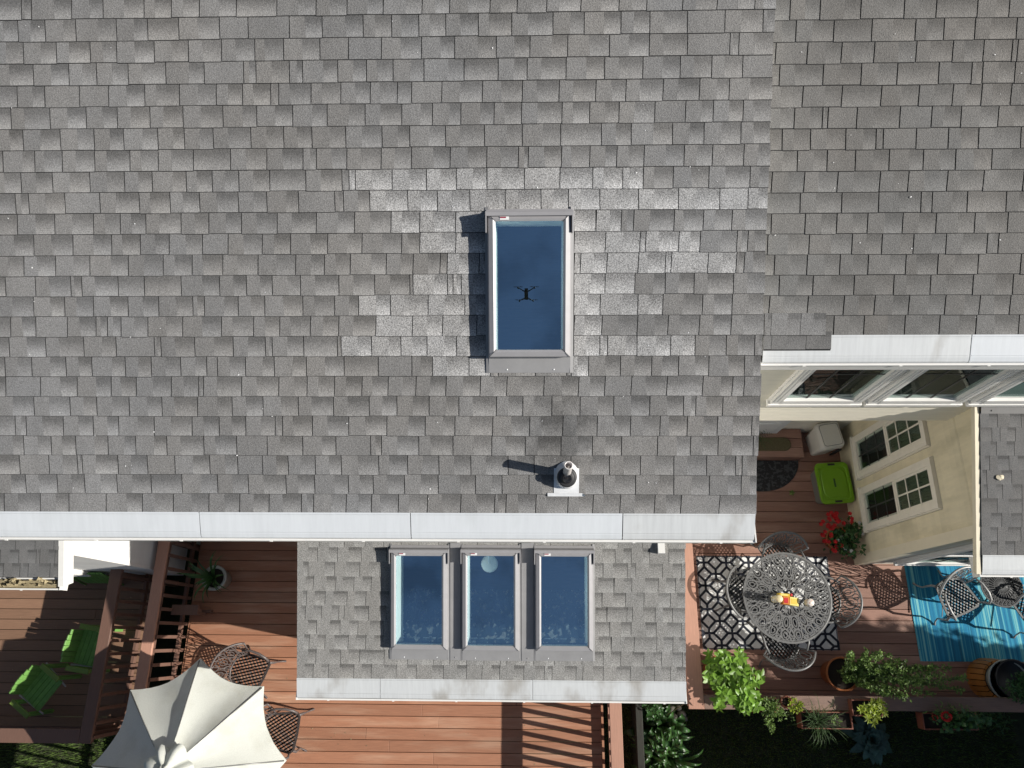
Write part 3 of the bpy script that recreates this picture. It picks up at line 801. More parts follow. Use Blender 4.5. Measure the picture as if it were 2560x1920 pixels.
# walls (hollow), floor and window openings stand in frames
wallz = fc.o.z - .02
b = siding_mb((-2.25, -.17, -.9), (1, 0, 0), (0, -1, 0), 3.7, wallz + .95, .1, 8)
b.box((-2.25, -.1695, -.9), (1.45, -.07, wallz + .05))
for xx in (-2.25, 1.35):
    b.prism([(-.07, -.9), (1.315, -.9), (1.315, fc.o.z + .50), (-.07, fc.o.z + .04)], 0, .1, mtx=Matrix(((0, 0, 1, xx), (1, 0, 0, 0), (0, 1, 0, 0), (0, 0, 0, 1))))
b.build('wall', m_siding_white, sc)
b = MB(); b.box((-2.15, -.07, .02), (1.35, 1.30, .06)); b.build('floor', m_woodfloor, sc)
for xa in (-2.0, -.85, .3): window(sc, (xa + .1, -.185, .75), (1, 0, 0), (0, -1, 0), .75, 1.4, .09, (2, 3), split=True)
b = MB(); b.box((-2.30, -.30, fc.o.z - .115), (1.505, -.17, fc.o.z - .10)); b.build('soffit', m_white, sc)
# --- sofa seen faintly through the panes
so_ = thing('sofa', 'floral patterned sofa along the window wall inside the sunroom, seen through the panes', 'sofa', (-.35, .2, .06))
b = MB(); b.bbox((-1.5, .02, .12), (.85, .62, .48), .03); b.build('seat', m_floral, so_)
b = MB(); b.bbox((-1.5, -.06, .12), (.85, .09, .95), .03); b.build('backrest', m_floral, so_)
for xa in (-1.62, .86):
    b = MB(); b.bbox((xa, -.05, .12), (xa + .11, .62, .66), .03); b.build('arm', m_floral, so_)
for xa in (-1.55, .88):
    for ya in (0, .55):
        b = MB(); b.box((xa, ya, .06), (xa + .05, ya + .05, .12)); b.build('leg', m_timber, so_)
vl = thing('added_valance', 'floral valance added high to catch skylight, standing in for the sofa pattern below the panes', 'valance', (-.35, .05, 2.1))  # added close under the skylights so the floral strip gets enough light
b = MB(); N = 150; pts = [(-1.45 + 2.25 * k / N, .045 + .05 * abs(math.sin(k * .55)) + .012 * math.sin(k * 1.7)) for k in range(N + 1)]
for k in range(N):
    (xa, ya), (xb, yb_) = pts[k], pts[k + 1]
    b.quad(V((xa, ya + .05, 2.40)), V((xb, yb_ + .05, 2.40)), V((xb, -.06, 2.46)), V((xa, -.06, 2.46)))
    b.quad(V((xa, ya + .05, 2.40)), V((xa, ya, 2.08)), V((xb, yb_, 2.08)), V((xb, yb_ + .05, 2.40)))
b.build('gathered_cloth', m_floral, vl)
b = MB(); b.tube([(-1.5, .0, 2.43), (.85, .0, 2.43)], .012, 8); b.build('rod', m_steel, vl)
lp = thing('ceiling_lamp', 'round pale lamp hanging under the middle skylight of the sunroom', 'lamp', (-.42, .78, 2.6))
b = MB(); b.lathe([(.0001, .02), (.06, .02), (.085, 0), (.085, -.06), (.06, -.08), (.0001, -.08)], 20, ctr=(-.42, .72, 2.95)); b.build('lamp_shade', m_white, lp)
b = MB(); b.tube([(-.42, .72, 2.95), (-.42, .74, 3.12), (-.42, 1.06, 3.15)], .008, 6); b.build('bracket', m_steel, lp)

# --- right
fr3 = Frame(S3, 7.43, 2453, 1388)
sr = sunroom('tan walled bay at right with a grey roof and two double hung windows', fr3, 4.54, 9.0, 4.57, 9.0, 1.04, 2.3, None, m_shingle_sun2, 41, 10, guards=[4.545, 6.9, 9.0], gm=[m_guard_dirty, m_guard])
b = MB(); b.quad(fr3.P(4.545, 1.425, .0125), fr3.P(9, 1.425, .0125), fr3.P(9, 1.56, .02), fr3.P(4.545, 1.56, .02)); b.quad(fr3.P(4.545, 1.425, .0125), fr3.P(4.545, 1.425, .004), fr3.P(9, 1.425, .004), fr3.P(9, 1.425, .0125))
for q in range(6): b.lathe([(.008, 0), (.008, .004), (.0001, .007)], 8, 0, None, fr3.P(4.65 + q * .5, 1.455, .014))
b.build('wall_flashing', m_flashing_dark, sr)
b = siding_mb((4.57, 1.04, -.1), (0, 1, 0), (-1, 0, 0), 1.26, 3.02, .1, 9)
b.add(siding_mb((4.57, 2.3, -.1), (0, 1, 0), (-1, 0, 0), .65, 2.87, .1, 9).v, siding_mb((4.57, 2.3, -.1), (0, 1, 0), (-1, 0, 0), .65, 2.87, .1, 9).f)
b.prism([(1.04, 2.92), (2.3, 2.92), (2.3, 3.36), (1.04, 2.945)], 0, .1, mtx=Matrix(((0, 0, 1, 4.565), (1, 0, 0, 0), (0, 1, 0, 0), (0, 0, 0, 1))))
b.build('side_wall', m_siding_tan, sr)
siding_mb((4.57, 1.04, -.1), (1, 0, 0), (0, -1, 0), 4.43, 3.0, .1, 10).build('front_wall', m_siding, sr)
b = MB(); b.box((4.53, 1.005, -.1), (4.555, 1.13, 2.93)); b.box((4.5555, 1.005, -.1), (4.66, 1.024, 2.93)); b.build('corner_board', m_trim, sr)
b = MB(); fz = lambda t, n: fr3.P(0, t, n)
for (xa, xb, n0, n1) in ((4.500, 4.536, -.075, -.004), (4.490, 4.4998, -.05, .0)):
    A = [V((x, *(fz(t, n).yz))) for x in (xa, xb) for (t, n) in ((-.19, n0), (1.57, n0), (1.57, n1), (-.19, n1))]
    b.add(A, ((3, 2, 1, 0), (4, 5, 6, 7), (0, 1, 5, 4), (1, 2, 6, 5), (2, 3, 7, 6), (3, 0, 4, 7)))
b.build('rake_board', m_trim, sr)
b = MB(); b.box((4.57, .80, fr3.o.z - .13), (9, 1.035, fr3.o.z - .115)); b.build('soffit', m_white, sr)
for (y0, y1) in ((2.20, 2.605), (1.485, 1.885)):
    window(sr, (4.556, y1, .65), (0, -1, 0), (-1, 0, 0), y1 - y0, 1.66, .085, (2, 3), split=True, depth=.05, mtrim=m_win_bounce)
window(sr, (4.95, 1.022, .6), (1, 0, 0), (0, -1, 0), .8, 1.7, .085, (2, 3), split=True)
window(sr, (6.2, 1.022, .6), (1, 0, 0), (0, -1, 0), .8, 1.7, .085, (2, 3), split=True)

# --- left
fl3 = Frame(S3, 7.2, 100, 1432); fl3.o = V((0, .575, 2.80))
sL = sunroom('white trimmed bay at far left with a small patch of roof under the gutter', fl3, -9.0, -4.945, -9.0, -5.0, .84, 1.08, None, m_shingle_sun2, 51, 5, guards=[], gm=[], gwd=.125)
siding_mb((-5.0, .84, -.1), (0, 1, 0), (1, 0, 0), .475, 2.95, .1, 12).build('side_wall', m_siding_white, sL)
siding_mb((-9.0, .84, -.1), (1, 0, 0), (0, -1, 0), 4.0, 2.9, .1, 13).build('front_wall', m_siding_white, sL)
b = MB(); A = [V((x, *(fl3.P(0, t, n).yz))) for x in (-4.944, -4.888) for (t, n) in ((-.10, -.16), (.72, -.16), (.72, .006), (-.10, .006))]
b.add(A, ((3, 2, 1, 0), (4, 5, 6, 7), (0, 1, 5, 4), (1, 2, 6, 5), (2, 3, 7, 6), (3, 0, 4, 7))); b.build('rake_board', m_white, sL)
b = MB(); b.box((-5.02, .822, -.1), (-4.984, .86, 2.8)); b.build('corner_board', m_white, sL)
b = MB(); b.box((-8.9, .7, fl3.o.z - .13), (-4.95, .838, fl3.o.z - .12)); b.build('soffit', m_white, sL)
window(sL, (-6.9, .822, .6), (1, 0, 0), (0, -1, 0), .8, 1.6, .085, (2, 3), split=True)

b = MB(); rg = random.Random(71)
for _ in range(160):
    x = rg.uniform(-6.6, -4.98) if _ % 3 else rg.uniform(-5.9, -5.4); c_ = fl3.P(x, -.075 + rg.uniform(-.035, .035), -.055 + rg.random() * .02); a = rg.random() * 3.14; d = V((math.cos(a), math.sin(a), .2)) * rg.uniform(.008, .022); e = V((-d.y, d.x, .2 * rg.random())) * .4
    b.quad(c_ - d - e, c_ + d - e, c_ + d + e, c_ - d + e, 0, (rg.random(), 0, 0, 1))
b.box((-6.9, fl3.P(0, -.12).y, fl3.o.z - .10), (-4.96, fl3.P(0, -.035).y, fl3.o.z - .085))
struct(b.build('gutter_debris', m_debris), 'stuff', 'dry leaf litter lying in the open gutter of the far left bay', 'leaf litter')

# ================================================================== DECKS
def deck(label, x0, x1, y0, y1, pitch, m, seed, z=0.):
    rg = random.Random(seed); mb = MB(); y = y1; g_ = .0065
    while y > y0 + .01:
        ya = max(y0, y - pitch + g_); x = x0
        while x < x1:
            xe = min(x1, x + rg.uniform(2.4, 4.8))
            if x1 - xe < .5: xe = x1
            c = (rg.random(), 0, 0, 1); dz = rg.uniform(-.0015, .0015)
            mb.bbox((x, ya, z - .028), (xe - .002, y, z + dz), .003, 0, c); x = xe
        y -= pitch
    t = thing('deck', label, 'deck', ((x0 + x1) / 2, (y0 + y1) / 2, z - .9))
    mb.build('deck_boards', m, t)
    fb = MB()
    for (a, b2) in (((x0, y0 - .03, z - .26), (x1, y0 - .002, z - .012)), ((x0 - .03, y0 - .03, z - .26), (x0 - .002, y1, z - .012)), ((x1 + .002, y0 - .03, z - .26), (x1 + .03, y1, z - .012))): fb.box(a, b2)
    fb.build('rim_board', m, t)
    for xx in (x0 + .15, (x0 + x1) / 2, x1 - .25):
        p = MB(); p.box((xx, y0 + .1, -.92), (xx + .1, y0 + .2, z - .03)); p.build('post', m, t)
    return t


deck('sunlit orange brown deck in the middle with the parasol on it', -4.74, .93, -3.4, 1.31, .1435, m_deck_c, 61)
deck('dark brown deck of the left neighbour with the green chairs', -9.2, -5.36, -1.2, 1.31, .138, m_deck_l, 62)
deck('red brown deck at right carrying the round table and both rugs', 2.0, 9.0, -.66, 2.93, .148, m_deck_r, 63)
# landing at the door
stp = thing('door_step', 'low dark brown wooden landing at the recessed door', 'step', (2.9, 2.7, 0))
b = MB(); y = 2.93
while y > 2.53:
    b.bbox((1.75, y - .136, .15), (3.96, y, .18), .003, 0, (rnd.random(), 0, 0, 1)); y -= .142
b.build('tread', m_deck_r, stp)
b = MB(); b.box((1.75, 2.51, .004), (3.95, 2.53, .149)); b.box((3.93, 2.53, .004), (3.95, 2.92, .149)); b.build('riser', m_deck_r, stp)

def railing(label, p0, p1, h, m, mc, side, capw=.145, bsp=.125, z0=0., sub=True, bw=.036, boff=.0, nb=None, low=.07, ext=0.):
    """cap board on a rail with square balusters; side = +1/-1 which side the balusters hang on"""
    p0 = V((*p0, 0)); p1 = V((*p1, 0)); d = (p1 - p0); L = d.length; d.normalize(); n = V((-d.y, d.x, 0)) * side
    t = thing('deck_railing', label, 'railing', ((p0.x + p1.x) / 2, (p0.y + p1.y) / 2, z0))

    def bx(mb, a0, a1, o0, o1, za, zb, bev=0):
        q = Matrix(((d.x, n.x, 0, p0.x), (d.y, n.y, 0, p0.y), (0, 0, 1, z0), (0, 0, 0, 1)))
        (mb.bbox if bev else mb.box)((a0, o0, za), (a1, o1, zb), *((bev,) if bev else ()), mtx=q, c=t1())
    c = MB(); bx(c, -ext, L + ext, -capw / 2, capw / 2, h - .035, h, .004); c.build('cap_rail', mc, t)
    c = MB(); bx(c, 0, L, -.019 + boff, .019 + boff, h - .125, h - .036); c.build('top_rail', m, t)
    c = MB(); bx(c, 0, L, -.019 + boff, .019 + boff, low, low + .07); c.build('bottom_rail', m, t)
    k = 0; x = .06; proto = None
    while x < L - .03 and k < 95:
        c = MB() if proto is None else None
        if proto is None:
            q = Matrix(((d.x, n.x, 0, 0), (d.y, n.y, 0, 0), (0, 0, 1, 0), (0, 0, 0, 1)))
            c.box((-bw / 2, .0195 + boff, low - .02), (bw / 2, .0195 + boff + bw, h - .04), mtx=q)
            proto = c.build('baluster', m, t, local=True); o = proto
        else:
            o = proto.copy(); COL.objects.link(o); o.parent = t
        o.location = p0 + d * x + V((0, 0, z0)) - V(t.location); x += bsp; k += 1
    for a in (0.02, L - .11) if L > .6 else ():
        c = MB(); bx(c, a, a + .09, -.066 + boff, -.0195 + boff, -.9, h - .036); c.build('post', m, t)
    return t


railing('reddish deck railing at bottom centre whose wide shadow falls on the sunny boards', (1.03, -3.4), (1.03, -.25), .87, m_rail, m_rail, -1, .148, .14, bw=.05)
railing('brown railing on the left edge of the parasol deck', (-4.85, -3.3), (-4.85, 1.28), .9, m_rail_l, m_rail, -1, .145, .17, boff=.035, bw=.04)
railing('dark brown railing of the left neighbour running beside the narrow gap', (-5.42, -1.24), (-5.42, .82), .9, m_rail_l, m_rail_l, -1, .15, .16, boff=.02, bw=.04)
railing('dark brown railing across the front of the left neighbour deck', (-9.1, -1.16), (-5.498, -1.16), .9, m_rail_l, m_rail_l, -1, .16, .125)
railing('orange cap railing beside the patterned rug on the right deck', (2.072, -.813), (2.072, 1.25), .58, m_rail, m_rail, 1, .195, .125)
railing('grey brown planter railing along the front of the right deck', (2.171, -.73), (8.6, -.73), .58, m_rail_x, m_rail_grey, -1, .165, .125)
# short return with a ledge by the pot
railing('short stub of railing jutting from the left edge of the parasol deck', (-4.775, .33), (-4.42, .33), .55, m_rail_l, m_rail_l, -1, .13, .09, low=.05)

# ================================================================== ACCESSORIES ON ROOFS
b = MB(); sp_ = on_plane(2499, 1193, fr3.n, fr3.p0)
rg = random.Random(4); N = 14; ringp = []
for k in range(N):
    a = 2 * math.pi * k / N; ringp.append((a, rg.uniform(.03, .048)))
vs = [fr3.P(sp_.x, (sp_ - fr3.o).dot(fr3.et), .03)] + [fr3.P(sp_.x + r_ * math.cos(a), (sp_ - fr3.o).dot(fr3.et) + r_ * .8 * math.sin(a), rg.uniform(.009, .026)) for a, r_ in ringp] + [fr3.P(sp_.x + r_ * .9 * math.cos(a), (sp_ - fr3.o).dot(fr3.et) + r_ * .7 * math.sin(a), .004) for a, r_ in ringp]
b.add(vs, [(0, 1 + k, 1 + (k + 1) % N) for k in range(N)] + [(1 + k, 15 + k, 15 + (k + 1) % N, 1 + (k + 1) % N) for k in range(N)])
tag(b.build('crumpled_leaf', m_cream), 'crumpled cream leaf lying on the grey bay roof at right', 'leaf')

# ================================================================== CAST FURNITURE
def clip_poly(p, q, poly):
    """segment against a convex polygon (ccw)"""
    t0, t1_ = 0., 1.; dx, dy = q[0] - p[0], q[1] - p[1]
    for i in range(len(poly)):
        a = poly[i]; b_ = poly[(i + 1) % len(poly)]; nx, ny = -(b_[1] - a[1]), b_[0] - a[0]
        den = nx * dx + ny * dy; num = nx * (a[0] - p[0]) + ny * (a[1] - p[1])
        if abs(den) < 1e-9:
            if num > 0: return None
            continue
        t_ = num / den
        if den > 0: t0 = max(t0, t_)
        else: t1_ = min(t1_, t_)
    if t1_ - t0 < 1e-3: return None
    return (p[0] + dx * t0, p[1] + dy * t0), (p[0] + dx * t1_, p[1] + dy * t1_)


def arc(cx, cy, r0, r1, a0, a1, n): return [(cx + (r0 + (r1 - r0) * k / n) * math.cos(a0 + (a1 - a0) * k / n), cy + (r0 + (r1 - r0) * k / n) * math.sin(a0 + (a1 - a0) * k / n)) for k in range(n + 1)]


def cast_chair(label, m, group):
    t = thing('patio_chair', label, 'chair', (0, 0, 0), 0, group)
    poly = [(-.20, -.16), (-.02, -.205), (.19, -.235), (.225, -.19), (.235, 0), (.225, .19), (.19, .235), (-.02, .205), (-.20, .16), (-.225, 0)]
    z0, z1 = .424, .430
    b = MB(); b.ribbon(poly, .026, z0 - .008, z1 + .003, True)
    for sgn in (1, -1):
        for k in range(-12, 13):
            c_ = k * .064
            p = (c_ - .5, -.5 * .75 * sgn); q = (c_ + .5, .5 * .75 * sgn)
            r_ = clip_poly(p, q, poly)
            if r_: b.ribbon(r_, .0175, z0 + (.001 if sgn > 0 else 0), z1 - (0 if sgn > 0 else .001))
        b.build('seat', m, t)
    # curved fretwork back
    def S(a, z):   # a in [-1,1], z in [0,1]
        ph = math.pi + a * 1.16; top = .40 - .15 * abs(a) ** 2.2; zz = .45 + top * z; r_ = .222 + .13 * z
        return V((r_ * math.cos(ph) * .92 + .0, r_ * math.sin(ph), zz))
    b = MB()
    b.tube([S(k / 12, 1) for k in range(-12, 13)], .0145, 8)
    b.tube([S(k / 12, .04) for k in range(-12, 13)], .010, 6)
    b.tube([S(-1, k / 4) for k in range(5)], .011, 6); b.tube([S(1, k / 4) for k in range(5)], .011, 6)
    for k in range(-4, 5):
        b.tube([S(k / 5 + .02 * math.sin(q), q / 6) for q in range(7)], .0062, 5)
    for (ca, cz, ra, rz_) in ((0, .5, .2, .36), (0, .5, .1, .18), (-.42, .52, .17, .34), (.42, .52, .17, .34), (-.42, .52, .08, .16), (.42, .52, .08, .16), (-.78, .5, .14, .33), (.78, .5, .14, .33), (-.21, .78, .1, .15), (.21, .78, .1, .15), (-.21, .22, .1, .15), (.21, .22, .1, .15), (-.6, .8, .1, .14), (.6, .8, .1, .14), (-.6, .2, .1, .15), (.6, .2, .1, .15)):
        b.tube([S(ca + ra * math.cos(2 * math.pi * q / 12), cz + rz_ * math.sin(2 * math.pi * q / 12)) for q in range(12)], .0062, 5, closed=True)
    b.build('backrest', m, t)
    for s in (-1, 1):
        b = MB(); b.tube([(-.12, s * .235, .665), (-.02, s * .275, .668), (.10, s * .287, .662), (.19, s * .275, .64), (.225, s * .255, .59), (.205, s * .238, .52), (.19, s * .228, .44)], [.011, .015, .0165, .0165, .015, .013, .013], 8); b.build('armrest', m, t)
        b = MB(); b.tube([(.19, s * .2, .425), (.235, s * .225, .33), (.225, s * .22, .2), (.21, s * .215, .1), (.245, s * .235, .03), (.285, s * .255, .008)], [.02, .017, .013, .011, .011, .014], 7); b.build('leg', m, t)
        b = MB(); b.tube([(-.18, s * .14, .425), (-.215, s * .16, .33), (-.215, s * .165, .2), (-.21, s * .17, .1), (-.25, s * .19, .03), (-.30, s * .21, .008)], [.019, .016, .013, .011, .011, .014], 7); b.build('leg', m, t)
    b = MB(); b.tube([(.2, -.2, .2), (.05, -.09, .21), (-.08, 0, .22), (.05, .09, .21), (.2, .2, .2)], .007, 6); b.build('stretcher', m, t)
    return t


G = 'cast metal chairs round the fretwork table'
ch = cast_chair('dark grey cast chair at the north side of the round table, back towards the house', m_iron, G)
ch.location = (3.33, 1.02, 0); ch.rotation_euler = (0, 0, R(-90))
dup(ch, (3.25, -.02, 0), R(94), 'grey cast chair at the south side of the round table, its back nearest the planters', G)
dup(ch, (3.865, .50, 0), R(172), 'grey cast chair at the right side of the round table, scrolled back over bare boards', G)
dup(ch, (2.83, .60, 0), R(2), 'dark cast chair at the left side of the round table nearest the orange railing', G)
c2 = cast_chair('cast chair standing on the blue striped rug, sun glare put into its pale grey', m_iron_l, 'cast chairs on the blue rug')
c2.location = (5.60, .58, .008); c2.rotation_euler = (0, 0, R(-66))
dup(c2, (6.62, .42, .008), R(-150), 'sun paled grey cast chair cut off by the right edge of the view', 'cast chairs on the blue rug')
c3 = cast_chair('bronze cast chair above the parasol, arms towards the right', m_iron_b, 'bronze chairs by the parasol')
c3.location = (-3.70, -.43, 0); c3.rotation_euler = (0, 0, R(-24))
dup(c3, (-3.20, -1.13, 0), R(-6), 'bronze cast chair half hidden under the right edge of the parasol', 'bronze chairs by the parasol')

# fretwork round table
TX, TY, TZ, TR = 3.31, .53, .72, .565
tb = thing('patio_table', 'round grey cast metal table with a fretwork top on the patterned rug', 'table', (TX, TY, 0))
b = MB(); z0, z1 = TZ - .005, TZ
def ring_(r_, wd, n=64): b.ribbon([(TX + r_ * math.cos(2 * math.pi * k / n), TY + r_ * math.sin(2 * math.pi * k / n)) for k in range(n)], wd, z0, z1, True)
ring_(TR - .012, .026, 96); ring_(TR - .035, .007, 96); ring_(.40, .007); ring_(.235, .008); ring_(.10, .008, 40); ring_(.05, .012, 24)
def pol(r_, a): return (TX + r_ * math.cos(a), TY + r_ * math.sin(a))
for k in range(18):
    a0 = 2 * math.pi * k / 18; da = math.pi / 18
    def lp(rc, rr, wa, n=18, sh=0): return [pol(rc + rr * math.cos(q * 2 * math.pi / n), a0 + sh + wa * math.sin(q * 2 * math.pi / n) * (1 - .25 * math.cos(q * 2 * math.pi / n))) for q in range(n)]
    b.ribbon(lp(.465, .064, da * .62), .013, z0, z1 - .0005, True)
    b.ribbon(lp(.468, .036, da * .30, 12), .0118, z0, z1 - .0005, True)
    b.ribbon(lp(.318, .08, da * .78), .0128, z0, z1 - .001, True)
    b.ribbon(lp(.318, .048, da * .38, 12), .0118, z0, z1 - .001, True)
    b.ribbon(lp(.44, .045, da * .30, 12, da), .0075, z0, z1 - .0012, True)
    b.ribbon(lp(.515, .018, da * .36, 10, da), .0112, z0, z1 - .0012, True)
    b.ribbon(lp(.36, .03, da * .34, 10, da), .0112, z0, z1 - .0014, True)
    b.ribbon(lp(.26, .02, da * .40, 10, da), .0112, z0, z1 - .0014, True)
    for s in (-1, 1):
        b.ribbon([pol(.40 + .13 * q / 8, a0 + s * da * (.95 - .30 * math.sin(q / 8 * math.pi))) for q in range(9)], .0112, z0, z1 - .0016)
        b.ribbon([pol(.235 + .165 * q / 8, a0 + s * da * (.98 - .22 * math.sin(q / 8 * 2 * math.pi))) for q in range(9)], .0112, z0, z1 - .0016)
for k in range(12):
    a0 = 2 * math.pi * k / 12
    b.ribbon([pol(.165 + .062 * math.cos(q * 2 * math.pi / 12), a0 + .2 * math.sin(q * 2 * math.pi / 12)) for q in range(12)], .011, z0, z1 - .0005, True)
    b.ribbon([pol(.1, a0 + .26), pol(.235, a0 + .26)], .006, z0, z1 - .0018)
    b.ribbon([pol(.135, a0), pol(.2, a0)], .0112, z0, z1 - .0018)
b.build('tabletop', m_iron, tb)
b = MB(); b.lathe([(TR - .03, TZ - .045), (TR - .004, TZ - .04), (TR, TZ - .006), (TR - .012, TZ + .002), (TR - .026, TZ - .002)], 96, ctr=(TX, TY, 0)); b.build('rim', m_iron, tb)
for k in range(4):
    a = R(45 + 90 * k); c_, s_ = math.cos(a), math.sin(a)
    b = MB(); b.tube([(TX + c_ * r_, TY + s_ * r_, z) for r_, z in ((.4, TZ - .04), (.38, .55), (.24, .38), (.22, .25), (.3, .1), (.36, .02))], [.022, .02, .018, .018, .018, .022], 8); b.build('leg', m_iron, tb)
b = MB(); b.ribbon([(TX + .23 * math.cos(2 * math.pi * k / 24), TY + .23 * math.sin(2 * math.pi * k / 24)) for k in range(24)], .03, .25, .262, True); b.build('stretcher', m_iron, tb)

# things on the table
def jar(label, x, y, r_, h, lidm, bodym, group=None):
    t = thing('lidded_jar', label, 'jar', (x, y, TZ + .002))
    b = MB(); b.lathe([(.0001, 0), (r_ * .92, 0), (r_, .02), (r_, h - .02), (r_ * .9, h), (.0001, h)], 24); b.build('body', bodym, t, True)
    b = MB(); b.lathe([(r_ * .98, h), (r_ * 1.02, h + .006), (r_ * 1.02, h + .022), (r_ * .9, h + .03), (.0001, h + .031)], 24); b.build('lid', lidm, t, True)
    return t
jar('tall cream patterned jar at the left of the things on the table', 3.13, .50, .046, .19, m_jarlid, m_jar)
jar('squat jar with white and red patterned lid, rightmost of the things on the table', 3.545, .46, .045, .11, m_jarlid2, m_cream)
def card(name, label, cat, x, y, z, rz, sx, sy, sz, m, m2, tilt=0):
    t = thing(name, label, cat, (x, y, z), rz)
    q = Matrix.Rotation(tilt, 4, 'Y')
    b = MB(); b.bbox((-sx / 2, -sy / 2, 0), (sx / 2, sy / 2, sz), .004, mtx=q); b.build('carton', m, t, True)
    b = MB(); b.box((-sx * .36, -sy * .34, sz + .0005), (sx * .3, sy * .3, sz + .0022), mtx=q); b.build('printed_panel', m2, t, True)
    return t
card('snack_box', 'small orange carton beside the tall jar on the table', 'box', 3.245, .485, TZ + .003, R(-6), .075, .10, .12, m_orange, m_redlid)
card('snack_box', 'bright yellow carton lying in the middle of the round table', 'box', 3.355, .475, TZ + .003, R(-8), .12, .105, .07, m_yellow2, m_yellow, R(6))
card('snack_box', 'thin yellow packet behind the orange carton on the table', 'box', 3.235, .553, TZ + .003, R(-5), .13, .035, .11, m_yellow, m_yellow2)
b = MB(); b.lathe([(.0001, 0), (.018, 0), (.02, .03), (.012, .045), (.0001, .046)], 14, ctr=(3.345, .557, TZ + .002)); tag(b.build('bottle_cap', m_redlid), 'small red cap beside the yellow packet on the table', 'cap')

# side table on the blue rug
sx_, sy_ = 6.19, .70
st = thing('side_table', 'small round cast side table by the bay gutter, its shade put into the metal', 'table', (sx_, sy_, 0))
b = MB(); zt = .5
for r_, wd in ((.262, .02), (.24, .006), (.17, .006), (.1, .006), (.04, .02)): b.ribbon([(sx_ + r_ * math.cos(2 * math.pi * k / 48), sy_ + r_ * math.sin(2 * math.pi * k / 48)) for k in range(48)], wd, zt - .01, zt, True)
for k in range(28):
    a = 2 * math.pi * k / 28
    b.ribbon([(sx_ + r_ * math.cos(a + s), sy_ + r_ * math.sin(a + s)) for r_, s in ((.04, 0), (.1, .08), (.17, -.05), (.24, .06), (.26, .06))], .009, zt - .009, zt - .001)
    b.ribbon([(sx_ + (.205 + .028 * math.cos(q * 2 * math.pi / 9)) * math.cos(a + .1 * math.sin(q * 2 * math.pi / 9)), sy_ + (.205 + .028 * math.cos(q * 2 * math.pi / 9)) * math.sin(a + .1 * math.sin(q * 2 * math.pi / 9))) for q in range(9)], .007, zt - .009, zt - .0015, True)
b.lathe([(.0001, zt - .016), (.255, zt - .016), (.255, zt - .011), (.0001, zt - .011)], 48, ctr=(sx_, sy_, 0)); b.build('tabletop', m_iron_shade, st)
for k in range(3):
    a = R(30 + 120 * k); b = MB(); b.tube([(sx_ + math.cos(a) * r_, sy_ + math.sin(a) * r_, z) for r_, z in ((.18, zt - .01), (.16, .3), (.12, .16), (.2, .02))], .012, 7); b.build('leg', m_iron_shade, st)

# ================================================================== RUGS AND MATS
b = MB(); rx0, rx1, ry0, ry1 = 2.335, 4.165, -.115, 1.12
b.box((rx0, ry0, .001), (rx1, ry1, .006), 0)
poly = [(rx0, ry0), (rx1, ry0), (rx1, ry1), (rx0, ry1)]
b.ribbon([(rx0 + .008, ry0 + .008), (rx1 - .008, ry0 + .008), (rx1 - .008, ry1 - .008), (rx0 + .008, ry1 - .008)], .016, .0062, .0078, True, 1)
Pp = .313; rr = .096; wd = .031; zz = [0]
def seg(p, q):
    r_ = clip_poly(p, q, poly)
    if r_:
        zz[0] = (zz[0] + 1) % 7; b.ribbon(r_, wd, .0062, .0080 + zz[0] * .0001, False, 1)
for i in range(-2, 9):
    for j in range(-2, 7):
        for ox in (0, .5):
            cx, cy = rx0 + .10 + (i + ox) * Pp, ry0 + .05 + (j + ox) * Pp
            c4 = [(cx + rr, cy), (cx, cy + rr), (cx - rr, cy), (cx, cy - rr)]
            for k in range(4): seg(c4[k], c4[(k + 1) % 4])
            seg((cx + rr, cy), (cx + Pp - rr, cy)); seg((cx, cy + rr), (cx, cy + Pp - rr))
tag(b.build('area_rug', [m_rugw, m_rugb]), 'white rug with a navy lattice of diamonds under the round table', 'rug')
b = MB(); b.box((5.215, -.245, .001), (8.3, 1.02, .007)); tag(b.build('area_rug', m_rugblue), 'blue and teal streaked rug on the right deck', 'rug')
b = MB(); pl = arc(3.69, 2.70, .10, .10, -math.pi / 2, math.pi / 2, 12) + arc(3.0, 2.70, .10, .10, math.pi / 2, 1.5 * math.pi, 12)
b.prism(pl, .181, .193, inset=.008, insz=.004); tag(b.build('door_mat', m_mat), 'long tan mat with rounded ends on the landing', 'mat')
b = MB(); pl = [(3.37 + .56 * math.cos(a), 2.50 + .46 * math.sin(a)) for a in [math.pi + math.pi * k / 28 for k in range(29)]]
b.prism(pl, .003, .016, inset=.01, insz=.004); tag(b.build('door_mat', m_halfmat), 'black half round mat on the boards below the landing', 'mat')

# ================================================================== BINS
bt = thing('waste_bin', 'beige plastic bin with a swing lid against the bay wall', 'bin', (4.225, 2.74, .0), R(10))
def rrect(sx, sy, r_, n=5):
    o = []
    for (cx, cy, a) in ((sx / 2 - r_, sy / 2 - r_, 0), (-sx / 2 + r_, sy / 2 - r_, 90), (-sx / 2 + r_, -sy / 2 + r_, 180), (sx / 2 - r_, -sy / 2 + r_, 270)): o += [(cx + r_ * math.cos(R(a + 90 * k / n)), cy + r_ * math.sin(R(a + 90 * k / n))) for k in range(n + 1)]
    return o
def loft(mb, secs, mi=0, cap0=True, cap1=True):
    n = len(secs[0][0]); vs = []; fs = []
    for poly, z in secs: vs += [(x, y, z) for x, y in poly]
    for k in range(len(secs) - 1):
        for i in range(n): fs.append((k * n + i, k * n + (i + 1) % n, k * n + n + (i + 1) % n, k * n + n + i))
    if cap0: fs.append(tuple(reversed(range(n))))
    if cap1: fs.append(tuple(range((len(secs) - 1) * n, len(secs) * n)))
    mb.add(vs, fs, mi)
